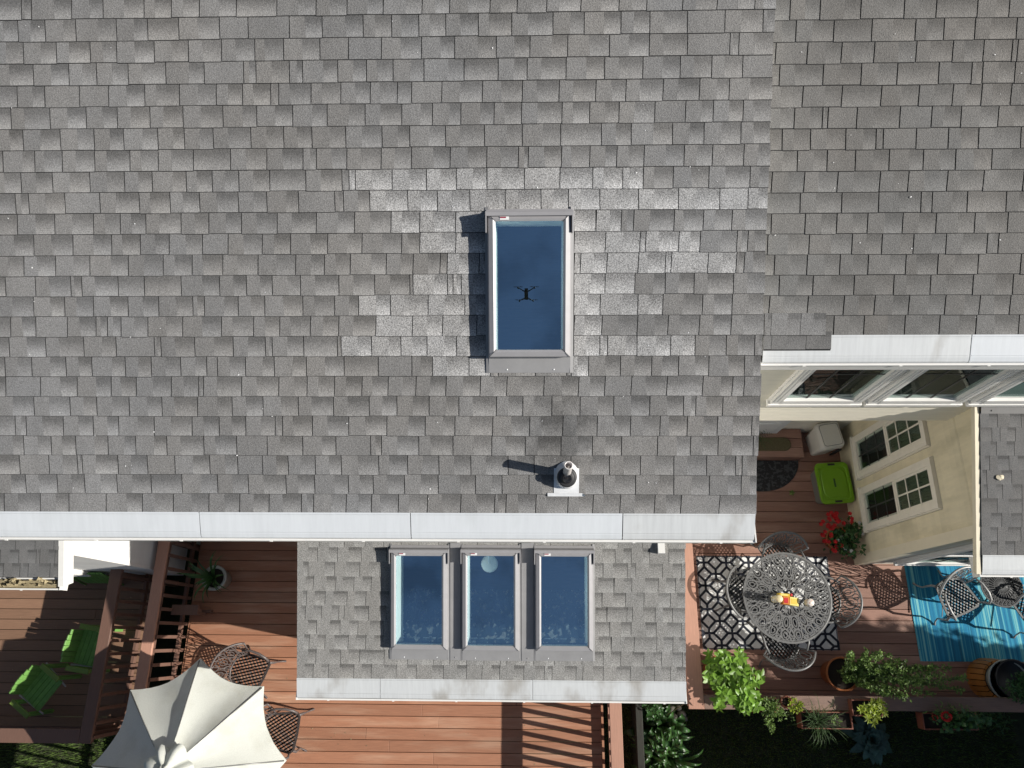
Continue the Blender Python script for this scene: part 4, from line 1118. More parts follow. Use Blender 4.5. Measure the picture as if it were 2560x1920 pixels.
b = MB(); loft(b, [(rrect(.25, .31, .04), 0), (rrect(.30, .36, .045), .46)]); b.build('body', m_bin, bt, True)
b = MB(); loft(b, [(rrect(.325, .385, .05), .46), (rrect(.325, .385, .05), .50), (rrect(.30, .36, .045), .56), (rrect(.29, .35, .045), .565)]); lid = b.build('lid', m_bin, bt, True)
b = MB(); loft(b, [(rrect(.255, .30, .035), .5655), (rrect(.25, .295, .035), .575)]); b.build('flap', m_bin, lid, True)
b = MB(); b.ribbon(rrect(.262, .308, .037), .005, .5652, .567, True); b.build('flap_gap', m_black, lid, True)
b = MB(); b.box((.10, -.21, .1), (.16, -.19, .4)); b.build('handle', m_black, bt, True)
tt = thing('storage_tote', 'dark storage tote with a lime green lid beside the bay wall', 'tote', (4.275, 2.10, 0), R(4))
b = MB(); loft(b, [(rrect(.36, .46, .05), 0), (rrect(.42, .53, .055), .31)]); b.build('tub', m_tub, tt, True)
b = MB(); loft(b, [(rrect(.46, .575, .07), .30), (rrect(.47, .585, .07), .335), (rrect(.455, .57, .068), .35), (rrect(.39, .47, .06), .35), (rrect(.375, .455, .06), .338), (rrect(.35, .42, .10), .338), (rrect(.33, .40, .10), .345)]); lid = b.build('lid', m_lid, tt, True)
for yy in (-.262, .262):
    b = MB(); b.box((-.05, yy - .014, .3508), (.05, yy + .014, .353)); b.build('handle_slot', m_black, lid, True)
b = MB(); b.box((-.012, -.06, .3455), (.012, .06, .349)); b.build('lid_mark', m_darkleaf, lid, True)

# ================================================================== PARASOL
UX, UY, UZ = -3.71, -1.30, 2.34
um = thing('parasol', 'off white canvas parasol with a gathered top over the sunny deck', 'parasol', (UX, UY, 0))
b = MB(); RR = 1.065; nr, na = 12, 8; rg = random.Random(9)
def canv(k, q, ri):
    a0 = R(2 + 45 * k); a1 = R(2 + 45 * (k + 1)); f_ = q / na; rho = ri / nr
    A = V((math.cos(a0), math.sin(a0))); B = V((math.cos(a1), math.sin(a1)))
    p = A * (1 - f_) + B * f_; sag = 4 * f_ * (1 - f_)
    p = p * (RR * rho * (1 - .10 * sag * rho ** 2))
    z = UZ - .52 * rho ** 1.1 - .05 * sag * math.sin(rho * math.pi * .9) + .02 * sag * rho ** 3
    z += (.007 * math.sin(k * 2.3 + f_ * 9 + rho * 7) + .004 * math.sin(k * 5.1 + f_ * 23 - rho * 4) + .005 * math.sin(f_ * 5 - rho * 19 + k)) * rho * sag
    return V((UX + p.x, UY + p.y, z))
for k in range(8):
    vs = [canv(k, q, ri) for ri in range(1, nr + 1) for q in range(na + 1)]
    top = V((UX, UY, UZ)); W = na + 1
    fs = [(ri * W + q, ri * W + q + 1, ri * W + W + q + 1, ri * W + W + q) for ri in range(nr - 1) for q in range(na)]
    b.add(vs, fs, 0, None, True); b.add([top] + vs[:W], [(0, q + 1, q + 2) for q in range(na)], 0, None, True)
    # valance hem
    e = vs[-W:]
    b.add(e + [V((p.x, p.y, p.z - .012)) for p in e], [(q, q + 1, W + q + 1, W + q) for q in range(na)])
can = b.build('canopy', m_canvas, um)
b = MB(); n = 48; prof = ((.0, .12), (.03, .128), (.055, .10), (.07, .06), (.12, .05), (.19, .025), (.235, -.05))
vs = []
for j, (r_, z) in enumerate(prof):
    for k in range(n):
        a = 2 * math.pi * k / n; f_ = j / (len(prof) - 1)
        fold = math.sin(7 * a + .8 * math.sin(3 * a)) * f_
        vs.append(V((UX + r_ * (1 + .16 * fold) * math.cos(a), UY + r_ * (1 + .16 * fold) * math.sin(a), UZ - .01 + z + .028 * fold)))
b.add(vs, [(j * n + k, j * n + (k + 1) % n, j * n + n + (k + 1) % n, j * n + n + k) for j in range(len(prof) - 1) for k in range(n)], 0, None, True)
b.build('gathered_cap', m_canvas, can)
for k in range(8):
    a = R(2 + 45 * k); b = MB(); b.tube([(UX + math.cos(a) * RR * q, UY + math.sin(a) * RR * q, UZ - .50 * q ** 1.12 - .016) for q in (.03, .3, .6, .98)], .007, 5); b.build('rib', m_pole, um)
b = MB(); b.tube([(UX, UY, .05), (UX, UY, UZ + .05)], .019, 12); b.build('pole', m_pole, um)
b = MB(); b.lathe([(.0001, 0), (.24, 0), (.24, .03), (.06, .06), (.03, .22), (.0001, .22)], 28, ctr=(UX, UY, .002)); b.build('base', m_iron_b, um)

# ================================================================== GREEN CHAIRS
def green_chair(label):
    t = thing('lawn_chair', label, 'chair', (0, 0, 0), 0, 'green lawn chairs on the left deck')
    b = MB()
    for k in range(5):
        x = -.17 + k * .071; b.bbox((x, -.215, .335 + k * .009), (x + .066, .215, .355 + k * .009), .006, c=t1())
    b.build('seat', m_green, t, True)
    b = MB(); q = Matrix.Translation((-.17, 0, .34)) @ Matrix.Rotation(R(-10), 4, 'Y')
    for k in range(6):
        y = -.205 + k * .069; hh = .22 + .05 * math.sin((k + .5) / 6 * math.pi); b.bbox((-.012, y, 0), (.012, y + .064, hh), .006, mtx=q, c=t1())
    b.box((-.03, -.20, .12), (-.0125, .20, .16), mtx=q); b.build('backrest', m_green, t, True)
    for s in (-1, 1):
        b = MB(); b.bbox((-.13, s * .262 - .032, .53), (.19, s * .262 + .032, .552), .006); b.build('armrest', m_green_arm, t, True)
        b = MB(); b.box((.13, s * .262 - .02, 0), (.17, s * .262 + .02, .529)); b.build('leg', m_green, t, True)
        b = MB(); b.box((-.12, s * .262 - .02, 0), (-.08, s * .262 + .02, .529)); b.build('leg', m_green, t, True)
        b = MB(); b.tube([(.25, s * .20, .375), (-.2, s * .24, .33)], .012, 6); b.build('side_frame', m_iron_l, t, True)
    return t
gc = green_chair('green slatted lawn chair tucked against the dark railing, arms towards the right')
gc.location = (-5.88, -.16, 0); gc.rotation_euler = (0, 0, R(-9))
dup(gc, (-6.42, -.66, 0), R(-34), 'green slatted lawn chair turned towards the corner, in the open boards at lower left', 'green lawn chairs on the left deck')
fc_ = thing('folded_chair', 'folded green chair leaning on the white bay wall under the left gutter', 'chair', (-6.05, .76, 0))
q = Matrix.Translation((-6.05, .70, 0)) @ Matrix.Rotation(R(-10), 4, 'X')
b = MB()
for k in range(6): b.bbox((-.24 + k * .08, -.012, .05), (-.168 + k * .08, .012, .56), .005, mtx=q, c=t1())
b.build('seat_panel', m_green, fc_)
for s in (-1, 1):
    b = MB(); b.tube([q @ V((s * .27, -.02, .0)), q @ V((s * .27, -.02, .6))], .013, 7); b.build('side_frame', m_green, fc_)

# ================================================================== PLANTS
def leaf(mb, p, d, n, L, W, c, fold=.25, curl=.25, mi=0, six=True):
    d = d.normalized(); s = d.cross(n)
    s = s.normalized() if s.length > 1e-6 else V((1, 0, 0)); u = s.cross(d).normalized()
    if six:
        pts = [(0, 0, 0), (.32, .5, fold * W * .5), (.32, -.5, fold * W * .5), (.68, .42, fold * W * .4 - curl * L * .12), (.68, -.42, fold * W * .4 - curl * L * .12), (1, 0, -curl * L * .35), (.34, 0, 0), (.68, 0, -curl * L * .14)]
        vs = [p + d * (a * L) + s * (b_ * W) + u * z for a, b_, z in pts]
        mb.add(vs, ((0, 6, 1), (0, 2, 6), (6, 7, 3, 1), (2, 4, 7, 6), (7, 5, 3), (4, 5, 7)), mi, c, True)
    else:
        vs = [p, p + d * L * .5 + s * W * .5 + u * fold * W * .4, p + d * L - u * curl * L * .3, p + d * L * .5 - s * W * .5 + u * fold * W * .4]
        mb.add(vs, ((0, 1, 2), (0, 2, 3)), mi, c)


def rv(rg): 
    while 1:
        v = V((rg.uniform(-1, 1), rg.uniform(-1, 1), rg.uniform(-1, 1)))
        if .01 < v.length < 1: return v


def shrub(parent, m, c, rad, n, L, W, seed, six=True, up=.6, stems=True, clumps=0, whorl=0):
    rg = random.Random(seed); mb = MB(); sm = MB(); c = V(c)
    ctrs = [(V((rv(rg).x * rad[0] * .75, rv(rg).y * rad[1] * .75, rg.uniform(-.3, .9) * rad[2])), rg.uniform(.25, .5)) for _ in range(clumps)] if clumps else None
    k = 0
    while k < n:
        if ctrs:
            q, r_ = rg.choice(ctrs); o = rv(rg) * r_; p = q + V((o.x * rad[0], o.y * rad[1], o.z * rad[2])); out = V((o.x, o.y, o.z * .6)) + V((q.x / rad[0], q.y / rad[1], 0)) * .3
        else:
            o = rv(rg); o = o.normalized() * (rg.random() ** .45); p = V((o.x * rad[0], o.y * rad[1], o.z * rad[2])); out = o.copy()
        nw = whorl if whorl else 1
        a0 = rg.random() * 6.28
        for j in range(nw):
            if whorl:
                a = a0 + j * 6.2832 / nw + rg.uniform(-.3, .3); d = V((math.cos(a), math.sin(a), rg.uniform(-.1, .5))) + out * .3
            else: d = V((out.x, out.y, out.z * .4)) + rv(rg) * .7 + V((0, 0, .15))
            nrm = V((0, 0, 1)) * up + out * .5 + rv(rg) * .55
            s = rg.uniform(.65, 1.2)
            leaf(mb, c + p, d, nrm, L * s, W * s, (min(1, max(0, rg.gauss(.5, .22) + .18 * p.z / rad[2])), rg.random(), 0, 1), six=six, fold=rg.uniform(.1, .5), curl=rg.uniform(0, .6))
            k += 1
    f_ = mb.build('foliage', m, parent)
    if stems:
        for _ in range(stems if isinstance(stems, int) and stems > 1 else 8):
            o = rv(rg); e = c + V((o.x * rad[0] * .7, o.y * rad[1] * .7, o.z * rad[2] * .6)); b0 = V((c.x + o.x * .05, c.y + o.y * .05, c.z - rad[2]))
            sm.tube([b0, (b0 + e) / 2 + V((o.x * .03, o.y * .03, .04)), e], [.006, .005, .003], 5)
        sm.build('stem', m_stem, parent)
    return f_


def pot(parent, c, r0, r1, h, m, soil=True, wall=.012, n=28):
    b = MB(); b.lathe([(.0001, 0), (r0, 0), (r1 - .004, h - .03), (r1 + .006, h - .028), (r1 + .006, h), (r1 - wall, h), (r1 - wall - .01, h - .04), (.0001, h - .04)], n, ctr=c); b.build('pot', m, parent)
    b = MB(); b.lathe([(r1 - wall - .004, h - .036), (.0001, h - .03)], n, ctr=c); b.build('soil', m_soil, parent)


# big bright bush at the rail corner
p = thing('potted_shrub', 'large bright green leafy shrub bulging over the corner of the right deck railing', 'shrub', (2.46, -.40, 0))
pot(p, (2.46, -.38, .003), .15, .2, .42, m_terra)
shrub(p, m_leaf, (2.49, -.42, .66), (.36, .36, .26), 640, .09, .052, 101, clumps=34, whorl=5, stems=12)
shrub(p, m_leaf, (2.66, -.72, .72), (.18, .21, .14), 150, .08, .045, 102, clumps=8, whorl=5, stems=False)
# rail planter with a herb
def trough(parent, x0, x1, y0, y1, z0, z1, m, wl_=.012, soilm=None):
    b = MB(); b.box((x0, y0, z0), (x1, y1, z0 + .01))
    for (a, c_) in (((x0, y0), (x1, y0 + wl_)), ((x0, y1 - wl_), (x1, y1)), ((x0, y0 + wl_), (x0 + wl_, y1 - wl_)), ((x1 - wl_, y0 + wl_), (x1, y1 - wl_))): b.box((*a, z0 + .0105), (*c_, z1))
    b.build('trough', m, parent)
    b = MB(); b.box((x0 + wl_, y0 + wl_, z0 + .012), (x1 - wl_, y1 - wl_, z1 - .035)); b.build('soil', m_soil, parent)
p = thing('planter_box', 'small brown rail box overflowing with a feathery herb beside the big shrub', 'planter', (2.89, -.75, .582))
trough(p, 2.74, 3.045, -.835, -.67, .583, .69, m_copper)
shrub(p, m_herb, (2.92, -.79, .74), (.16, .15, .11), 520, .035, .014, 103, six=False, clumps=16, stems=14)
shrub(p, m_herb, (2.94, -.95, .62), (.06, .13, .12), 240, .035, .012, 104, six=False, clumps=8, stems=5)
p = thing('potted_herb', 'little round pot of yellow green mint on the rail right of the herb box', 'plant', (3.17, -.72, .582))
pot(p, (3.16, -.715, .583), .05, .068, .11, m_copper)
shrub(p, m_lime, (3.23, -.74, .74), (.11, .10, .07), 190, .034, .017, 105, six=False, clumps=9, stems=8)
shrub(p, m_herb, (3.21, -.87, .62), (.03, .07, .05), 28, .03, .016, 106, six=False, stems=3)
# hanging trough with chives
p = thing('planter_box', 'long brown trough of spiky chives hung outside the front railing', 'planter', (3.65, -.92, .5))
trough(p, 3.335, 3.96, -1.02, -.825, .45, .62, m_copper)
b = MB(); rg = random.Random(8)
for _ in range(150):
    a = rg.random() * 6.28; Lh = rg.uniform(.12, .36); o = V((3.50 + rg.gauss(0, .03), -.92 + rg.gauss(0, .03), .58)); d = V((math.cos(a), math.sin(a), 0)); k = rg.uniform(.3, 1)
    pts = [o, o + d * Lh * .35 * k + V((0, 0, Lh * .6)), o + d * Lh * .8 * k + V((0, 0, Lh * .75)), o + d * Lh * 1.15 * k + V((0, 0, Lh * .55))]
    b.tube(pts, [.003, .0028, .0022, .0008], 3, c=(rg.random(), 0, 0, 1))
b.build('foliage', m_chive, p)
shrub(p, m_herb, (3.73, -.92, .66), (.06, .06, .06), 50, .03, .016, 108, six=False, stems=4)
b = MB()
for _ in range(16):
    a = rg.random() * 6.28; Lh = rg.uniform(.2, .34); o = V((3.5 + rg.gauss(0, .05), -.86, .6)); b.tube([o, o + V((math.cos(a) * .06, .05, Lh * .6)), o + V((math.cos(a) * .16, .13, Lh))], [.0025, .002, .001], 4)
b.build('dry_stems', m_dry, p)
# lime plant in second rail box
p = thing('planter_box', 'brown rail box with a vivid lime plant between the chives and the red geranium', 'planter', (4.13, -.77, .582))
trough(p, 3.95, 4.32, -.865, -.68, .583, .68, m_copper)
shrub(p, m_lime, (4.14, -.78, .73), (.19, .135, .06), 260, .065, .018, 109, clumps=9, whorl=8, stems=7)
shrub(p, m_herb, (4.30, -.76, .72), (.07, .08, .04), 60, .04, .012, 110, six=False, stems=3)
# terracotta pot with the sprawling plant
p = thing('potted_plant', 'terracotta pot with a sprawling tomato like plant spilling along the shaded boards', 'plant', (4.02, -.42, 0))
pot(p, (4.02, -.40, .003), .15, .205, .38, m_terra)
rg = random.Random(15); sb = MB(); lb = MB()
tips = [(5.27, -.40, .95), (5.22, -.56, .9), (5.10, -.30, .95), (4.93, -.28, .9), (4.98, -.38, .95), (4.30, -.12, .95), (4.15, -.10, .9), (3.97, -.14, .85), (4.42, -.15, .9), (4.55, -.2, .85), (4.65, -.25, .8), (4.75, -.32, .85), (4.8, -.5, .85), (4.88, -.6, .85), (4.6, -.65, .8), (4.45, -.6, .75), (4.35, -.62, .8), (4.2, -.55, .75), (4.1, -.5, .65), (3.98, -.46, .6), (4.02, -.3, .7), (4.3, -.35, .8), (4.5, -.42, .85), (4.62, -.48, .8), (4.7, -.42, .9), (4.4, -.28, .85), (4.2, -.25, .8), (4.55, -.33, .9), (4.85, -.42, .88)]
for tip in tips:
    T = V(tip); B = V((4.03 + rg.uniform(-.06, .06), -.40 + rg.uniform(-.06, .06), .36)); mid = (B + T) / 2 + V((rg.uniform(-.06, .06), rg.uniform(-.06, .06), rg.uniform(.05, .16)))
    pts = []
    for k in range(9):
        q = k / 8; pts.append(B * (1 - q) ** 2 + mid * 2 * q * (1 - q) + T * q * q)
    sb.tube(pts, [.0045 - .003 * k / 8 for k in range(9)], 5)
    L_ = (T - B).length; nl = int(40 + 75 * L_)
    for _ in range(nl):
        q = rg.uniform(.22, 1); k = min(7, int(q * 8)); o = pts[k].lerp(pts[k + 1], q * 8 - k) + rv(rg) * .05 * (1.25 - q * .7)
        if rg.random() < .35: sb.tube([pts[k], o], .0015, 3)
        for __ in range(rg.choice((1, 2, 3))):
            leaf(lb, o + rv(rg) * .012, rv(rg) + V((0, 0, .2)), V((0, 0, 1)) + rv(rg) * .7, rg.uniform(.026, .052), rg.uniform(.013, .026), (rg.random(), 0, 0, 1), six=False)
lb.build('foliage', m_herb, p); sb.build('stem', m_stem, p)
b = MB()
for (x, y, z) in ((4.63, -.50, .72), (4.66, -.52, .70), (4.52, -.30, .74)): b.lathe([(.0001, -.014), (.012, -.008), (.015, 0), (.012, .008), (.0001, .014)], 10, ctr=(x, y, z))
b.build('fruit', m_terra, p)
# geranium
p = thing('planter_box', 'outer trough with a single red geranium head over dark foliage', 'planter', (5.2, -.92, .5))
trough(p, 4.84, 5.5, -1.02, -.83, .42, .58, m_copper)
shrub(p, m_darkleaf, (5.22, -.89, .66), (.36, .13, .11), 300, .06, .05, 112, clumps=18, stems=10)
shrub(p, m_herb, (5.15, -.80, .70), (.30, .10, .07), 120, .06, .014, 113, six=False, stems=4)
b = MB(); rg = random.Random(3)
for _ in range(60):
    o = rv(rg); c_ = V((5.02, -.85, .80)) + o.normalized() * .04; leaf(b, c_, o + V((0, 0, .3)), V((0, 0, 1)) + o, .026, .026, (rg.random(), 0, 0, 1), six=False)
b.build('flower', m_red, p)
b = MB()
for _ in range(18):
    o = rv(rg); c_ = V((4.93, -.87, .70)) + o.normalized() * .022; leaf(b, c_, o + V((0, 0, .3)), V((0, 0, 1)) + o, .02, .02, (rg.random() * .4, 0, 0, 1), six=False)
b.build('flower', m_red, p)
# staved tub, pale pot and black pot with greenery
p = thing('barrel_planter', 'orange wooden stave tub near the blue rug at the right edge of the deck', 'planter', (5.98, -.46, 0))
b = MB(); N = 22
for k in range(N):
    a0, a1 = 2 * math.pi * k / N + .02, 2 * math.pi * (k + 1) / N - .02; c_ = (rnd.random(), 0, 0, 1)
    vs = [(6.05 + r_ * math.cos(a), -.46 + r_ * math.sin(a), z) for z, r_ in ((.003, .265), (.2, .262), (.34, .25)) for a in (a0, a1)] + [(6.05 + .22 * math.cos(a), -.46 + .22 * math.sin(a), .34) for a in (a0, a1)]
    b.add(vs, ((0, 1, 3, 2), (2, 3, 5, 4), (4, 5, 7, 6)), 0, c_)
b.build('stave', m_barrel, p)
b = MB(); b.lathe([(.22, .003), (.222, .30), (.0001, .31)], 22, ctr=(6.05, -.46, 0)); b.build('soil', m_soil, p)
p = thing('potted_plant', 'white rimmed black pot of dark ferny greenery standing in the stave tub', 'plant', (6.02, -.46, .37))
b = MB(); b.lathe([(.20, .0), (.25, .16), (.262, .17), (.24, .172), (.23, .1)], 26, ctr=(6.05, -.46, .315)); b.build('outer_pot', m_ceramic, p)
b = MB(); b.lathe([(.16, .02), (.235, .22), (.245, .23), (.225, .232), (.2, .15), (.0001, .15)], 26, ctr=(6.09, -.44, .315)); b.build('pot', m_black, p)
shrub(p, m_darkleaf, (6.06, -.54, .68), (.22, .22, .11), 1000, .055, .018, 115, six=False, clumps=22, stems=14)
# flowering pot by the bay wall
p = thing('potted_flowers', 'pot of red and white impatiens at the foot of the bay wall', 'plant', (4.27, 1.34, 0))
pot(p, (4.27, 1.34, .003), .12, .16, .24, m_terra)
shrub(p, m_darkleaf, (4.27, 1.32, .36), (.26, .27, .13), 480, .058, .036, 117, clumps=28, stems=10)
rg = random.Random(6)
z2 = lambda x, y: (1680 + x * .2532, 1280 + y * .2532)
for k, (x, y) in enumerate(((1490, 95), (1550, 65), (1615, 35), (1625, 65), (1755, 15), (1695, 110), (1775, 100), (1605, 132), (1565, 165), (1510, 195), (1495, 230), (1548, 295), (1590, 375), (1775, 65), (1545, 128), (1610, 385))):
    q = on_plane(*z2(x, y), V((0, 0, 1)), V((0, 0, .49))); b = MB()
    for j in range(5):
        a = j * 1.2566 + k; leaf(b, q, V((math.cos(a), math.sin(a), .15)), V((0, 0, 1)), .034, .034, (rg.random(), 0, 0, 1), six=False, curl=.3)
    b.build('red_blossom', m_red, p)
for k in range(26):
    a = rg.uniform(1.6, 4.6); r_ = .12 + .17 * rg.random(); q = V((4.22 + r_ * math.cos(a), 1.40 + r_ * 1.0 * math.sin(a), .47 + .04 * rg.random())); b = MB()
    for j in range(5):
        a2 = j * 1.2566 + k; leaf(b, q, V((math.cos(a2), math.sin(a2), .15)), V((0, 0, 1)), .032, .034, (rg.random(), 0, 0, 1), six=False, curl=.3)
    b.build('red_blossom', m_red, p)
for k, (x, y) in enumerate(((1850, 108), (1880, 213), (1672, 250), (1635, 278), (1710, 360), (1772, 386))):
    q = on_plane(*z2(x, y), V((0, 0, 1)), V((0, 0, .47))); b = MB()
    for j in range(5):
        a = j * 1.2566 + k; leaf(b, q, V((math.cos(a), math.sin(a), .15)), V((0, 0, 1)), .03, .03, (rg.random(), 0, 0, 1), six=False, curl=.3)
    b.build('white_blossom', m_whitep, p)
# fern at the door
p = thing('potted_fern', 'dark palm like fern at the doorway beside the rounded mat', 'plant', (3.30, 2.74, .18))
pot(p, (3.22, 2.78, .195), .06, .08, .13, m_black)
b = MB()
for k in range(12):
    a = k * .52; d = V((math.cos(a), math.sin(a), 0)); o = V((3.22, 2.78, .3))
    for j in range(9):
        q = j / 8; c_ = o + d * (.04 + .22 * q) + V((0, 0, .16 * math.sin(q * 2.4)))
        for s in (-1, 1): leaf(b, c_, d * .5 + V((-d.y, d.x, 0)) * s, V((0, 0, 1)), .055 * (1.1 - q), .009, t1(), six=False)
b.build('foliage', m_hosta, p)
# white pot on the parasol deck
p = thing('potted_plant', 'white pot with drooping strap leaves in the shade beside the left railing', 'plant', (-4.36, .76, 0))
pot(p, (-4.36, .76, .003), .12, .165, .32, m_ceramic, wall=.03)
b = MB(); rg = random.Random(21)
for k in range(26):
    a = rg.uniform(0, 6.28) if k % 2 else rg.uniform(2.4, 4.0); L_ = rg.uniform(.18, .42); d = V((math.cos(a), math.sin(a), 0)); s = V((-d.y, d.x, 0)); o = V((-4.36, .76, .30)); wd = rg.uniform(.012, .022); vs = []
    for j in range(6):
        q = j / 5; c_ = o + d * L_ * q + V((0, 0, .26 * math.sin(q * 2.3) * L_ / .3)); vs += [c_ + s * wd * (1 - q ** 2), c_ - s * wd * (1 - q ** 2)]
    b.add(vs, [(2 * j, 2 * j + 1, 2 * j + 3, 2 * j + 2) for j in range(5)], 0, (rg.random(), 0, 0, 1), True)
b.build('foliage', m_darkleaf, p)
# garden bed: kale rosette, lilies, ivy
p = thing('kale_plant', 'blue green kale rosette growing in the shaded lawn', 'plant', (4.70, -1.27, -.92))
b = MB(); rg = random.Random(31)
for k in range(52):
    a = k * 2.4 + rg.uniform(-.3, .3); q = k / 51; L_ = (.15 + .17 * q) * rg.uniform(.8, 1.1); el = 1.1 - .95 * q + rg.uniform(-.2, .2); d = V((math.cos(a) * math.cos(el), math.sin(a) * math.cos(el), math.sin(el) * .8)); o = V((4.70, -1.27, -.72)) + d * .05
    s = V((-math.sin(a), math.cos(a), 0)); vs = []
    for j in range(7):
        t_ = j / 6; wv = .054 * math.sin(math.pi * min(1, t_ * .9 + .08)) * (.8 + .4 * q)
        c_ = o + d * L_ * t_ + V((0, 0, .05 * math.sin(t_ * 3) - .06 * t_ * t_))
        vs += [c_ + s * wv + V((0, 0, .012 * math.sin(j * 2.6 + k))), c_ + V((0, 0, -.008)), c_ - s * wv + V((0, 0, .012 * math.cos(j * 2.6 + k)))]
    fs = []
    for j in range(6): fs += [(3 * j, 3 * j + 1, 3 * j + 4, 3 * j + 3), (3 * j + 1, 3 * j + 2, 3 * j + 5, 3 * j + 4)]
    b.add(vs, fs, 0, (rg.random(), 0, 0, 1), True)
b.build('foliage', m_kale, p)
p = thing('hosta_plant', 'broad leaved green plant in the dark bed between the two decks', 'plant', (1.82, -1.25, -.92))
b = MB(); rg = random.Random(32)
def strap(b, o, a, L_, wd, rise, c_, n=7):
    d = V((math.cos(a), math.sin(a), 0)); s = V((-d.y, d.x, 0)); vs = []
    for j in range(n):
        q = j / (n - 1); p_ = o + d * L_ * q + V((0, 0, rise * math.sin(q * 2.5))); w_ = wd * math.sin(math.pi * (.12 + .88 * q)) + .001
        vs += [p_ + s * w_ + V((0, 0, w_ * .4)), p_, p_ - s * w_ + V((0, 0, w_ * .4))]
    fs = []
    for j in range(n - 1): fs += [(3 * j, 3 * j + 1, 3 * j + 4, 3 * j + 3), (3 * j + 1, 3 * j + 2, 3 * j + 5, 3 * j + 4)]
    b.add(vs, fs, 0, c_, True)
for k in range(70):
    strap(b, V((1.80 + rg.gauss(0, .10), -1.17 + rg.gauss(0, .10), -.85)), rg.random() * 6.28, rg.uniform(.16, .36), rg.uniform(.03, .055), rg.uniform(.15, .4), (rg.random(), 0, 0, 1))
b.build('foliage', m_darkleaf, p)
p = thing('lily_plant', 'clump of long strap leaved lilies at the bottom edge below the broad leaved plant', 'plant', (1.80, -1.58, -.92))
b = MB()
for k in range(95):
    strap(b, V((1.78 + rg.gauss(0, .09), -1.50 + rg.gauss(0, .07), -.88)), rg.random() * 6.28, rg.uniform(.22, .46), rg.uniform(.012, .022), rg.uniform(.25, .5), (rg.random(), 0, 0, 1), 8)
b.build('foliage', m_hosta, p)
p = thing('ivy_plant', 'dark low foliage against the sunroom corner in the bed between the decks', 'plant', (1.66, -.70, -.92))
shrub(p, m_darkleaf, (1.68, -.78, -.55), (.22, .30, .28), 420, .05, .036, 120, six=False, clumps=24, stems=6)
p = thing('ground_plant', 'drooping dark shrub at the right end of the lawn below the stave tub', 'plant', (6.1, -1.0, -.92))
shrub(p, m_darkleaf, (6.15, -.98, -.35), (.25, .2, .35), 380, .055, .02, 121, six=False, clumps=20, stems=8)
# stones
sg = 'pale stones piled at the railing corner'
for k, (x, y, r_) in enumerate(((2.02, -.93, .06), (2.12, -.92, .05), (2.16, -1.0, .065), (2.05, -1.03, .05), (2.13, -1.1, .055), (2.2, -1.06, .045))):
    b = MB(); rg = random.Random(200 + k); vs = []; n = 10
    for j, (rr_, z) in enumerate(((.6, 0), (1, .35), (.9, .7), (.5, .95), (.01, 1.0))):
        for q in range(n):
            a = 2 * math.pi * q / n; f_ = rr_ * r_ * rg.uniform(.85, 1.15); vs.append((x + f_ * math.cos(a), y + f_ * .8 * math.sin(a), -.92 + z * r_ * 1.3))
    b.add(vs, [(j * n + q, j * n + (q + 1) % n, j * n + n + (q + 1) % n, j * n + n + q) for j in range(4) for q in range(n)], 0, (rg.random(), 0, 0, 1), True)
    tag(b.build('garden_stone', m_stone), 'pale rounded stone in the small pile at the foot of the railing corner', 'stone', sg)
b = MB(); b.bbox((1.44, -3.2, -.915), (1.54, -.55, -.45), .01); tag(b.build('bed_edging', m_timber), 'dark weathered timber edging board between the railing and the plant bed', 'edging')
b = MB(); b.tube([(1.88, -.98, -.5), (2.3, -.62, .1)], .006, 5); tag(b.build('cane', m_dry), 'thin pale cane leaning from the bed towards the stones', 'cane')
# hedge added out of frame and sized to shade the right deck's front
hd = thing('shade_hedge', 'unseen evergreen hedge beyond the right deck that shades its front', 'shade_hedge', (10.0, -3.6, -.92))
b = MB(); rg = random.Random(44)
HX0, HX1, HY0, HY1, HZ = 9.3, 10.5, -7.5, -.72, 3.95
b.box((HX0 + .12, HY0 + .12, -.9), (HX1 - .12, HY1 - .10, HZ - .12))
b.build('core', m_hedge, hd)
b = MB()
for _ in range(6500):
    f_ = rg.random()
    if f_ < .4: p_ = V((rg.uniform(HX0, HX1), rg.uniform(HY0, HY1), HZ - rg.random() ** 2 * .2 + abs(rg.gauss(0, .22))))
    elif f_ < .7: p_ = V((HX0 + rg.random() * .15, rg.uniform(HY0, HY1), rg.uniform(-.9, HZ)))
    else: p_ = V((rg.uniform(HX0, HX1), HY1 - rg.random() * .16 + rg.gauss(0, .03), rg.uniform(-.9, HZ)))
    leaf(b, p_, rv(rg) + V((0, 0, .5)), rv(rg), rg.uniform(.08, .16), .05, (rg.random(), 0, 0, 1), six=False)
b.build('foliage', m_hedge, hd)

# ------------------------------------------------------------------ grass
b = MB(); rg = random.Random(55)
def blades(n, x0, x1, y0, y1, hh=(.04, .09)):
    for _ in range(n):
        x, y = rg.uniform(x0, x1), rg.uniform(y0, y1); a = rg.random() * 6.28; h = rg.uniform(*hh); d = V((math.cos(a), math.sin(a), 0)); s = V((-d.y, d.x, 0)) * .0045; o = V((x, y, -.92))
        b.add([o - s, o + s, o + d * h * .5 + V((0, 0, h)), ], ((0, 1, 2),), 0, (rg.random(), 0, 0, 1))
blades(15000, 1.55, 6.8, -2.0, -.8)
blades(9000, -8.6, -5.0, -2.2, -1.15, (.05, .11))
blades(1500, 1.05, 1.6, -2.0, -.6)
blades(1500, -5.3, -4.75, -1.6, 1.0)
struct(b.build('grass', m_blade), 'stuff', 'short lawn grass below and between the decks', 'grass')

# fallen leaf on the right deck
b = MB(); 
for k in range(5):
    a = k * 1.25; leaf(b, V((3.78, 2.02, .006)), V((math.cos(a), math.sin(a), .25)), V((0, 0, 1)), .05, .03, t1(), six=False)
tag(b.build('fallen_leaf', m_herb), 'small green leaf lying on the boards below the half round mat', 'leaf')

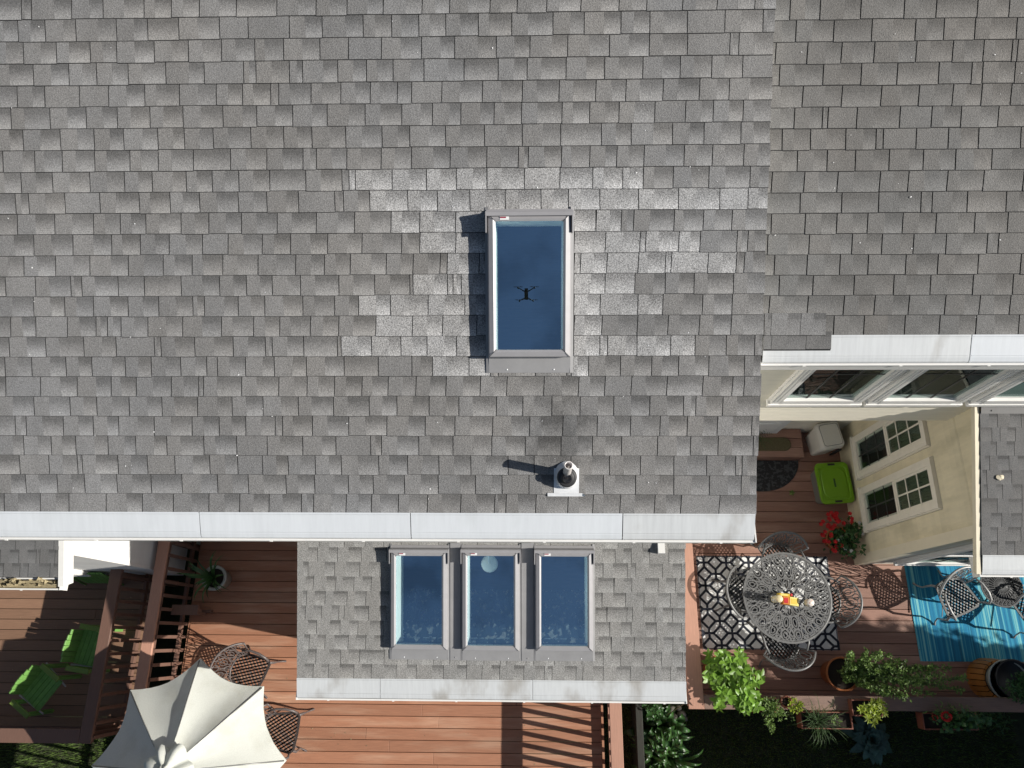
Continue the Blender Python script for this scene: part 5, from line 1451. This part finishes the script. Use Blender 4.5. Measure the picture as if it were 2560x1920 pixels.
b = MB(); rg = random.Random(88)
def bit(o, u, v_, sz):
    a = rg.random() * 6.28; d = (u * math.cos(a) + v_ * math.sin(a)) * sz; e = (v_ * math.cos(a) - u * math.sin(a)) * sz * rg.uniform(.3, .7); n = u.cross(v_) * sz * .4
    b.add([o - d, o + e + n, o + d, o - e + n * .3], ((0, 1, 2), (0, 2, 3)), 0, (rg.random(), 0, 0, 1))
ex_, ey_ = V((1, 0, 0)), V((0, 1, 0))
for _ in range(150): bit(V((rg.uniform(-4.6, .8), rg.uniform(-1.7, 1.0), .004)), ex_, ey_, rg.uniform(.004, .011))
for _ in range(60): bit(V((rg.uniform(-7.4, -5.5), rg.uniform(-1.0, .7), .004)), ex_, ey_, rg.uniform(.004, .011))
for _ in range(70): bit(V((rg.uniform(2.2, 6.2), rg.uniform(-.6, 2.4), .009)), ex_, ey_, rg.uniform(.004, .011))
struct(b.build('leaf_litter', m_debris), 'stuff', 'tiny dry leaf bits scattered over the deck boards', 'leaf litter')
b = MB()
for _ in range(70): bit(fm_.P(rg.uniform(-3.8, 1.5), rg.uniform(.05, 3.4), .009), ex_, fm_.et, rg.uniform(.003, .008))
for _ in range(25): bit(fr_.P(rg.uniform(1.7, 3.4), rg.uniform(.1, 2.2), .010), ex_, fr_.et, rg.uniform(.003, .008))
struct(b.build('roof_specks', m_label), 'stuff', 'small pale specks of droppings and grit on the shingles', 'specks')

# ------------------------------------------------------------------ the drone that carries the camera (seen mirrored in the skylight)
dr = thing('drone', 'small dark quadcopter mirrored in the glass of the roof skylight', 'drone', (CAM.x - .055, CAM.y - .07, CAM.z + .08)); dr.scale = (.72, .72, .72)
b = MB(); b.bbox((-.035, -.09, -.02), (.035, .09, .03), .015); b.build('body', m_drone, dr, True)
b = MB(); b.bbox((-.032, .085, -.015), (.032, .135, .03), .008); b.build('nose', m_drone, dr, True)
for (sx, sy, ln) in ((1, 1, .19), (-1, 1, .19), (1, -1, .16), (-1, -1, .16)):
    b = MB(); e = V((sx * ln * .82, sy * ln * .62 + (.03 if sy > 0 else -.03), .02)); b.tube([(sx * .03, sy * .07, .012), e], [.012, .009], 6); arm = b.build('arm', m_drone, dr, True)
    b = MB(); b.lathe([(.0001, -.02), (.016, -.02), (.017, .02), (.0001, .025)], 12, ctr=e); b.build('motor', m_drone, arm, True)
    b = MB()
    for s in (-1, 1): b.add([e + V((0, 0, .03)), e + V((s * .05, .010, .031)), e + V((s * .10, .004, .03)), e + V((s * .05, -.006, .029))], ((0, 1, 2, 3),))
    b.build('propeller', m_drone, arm, True)
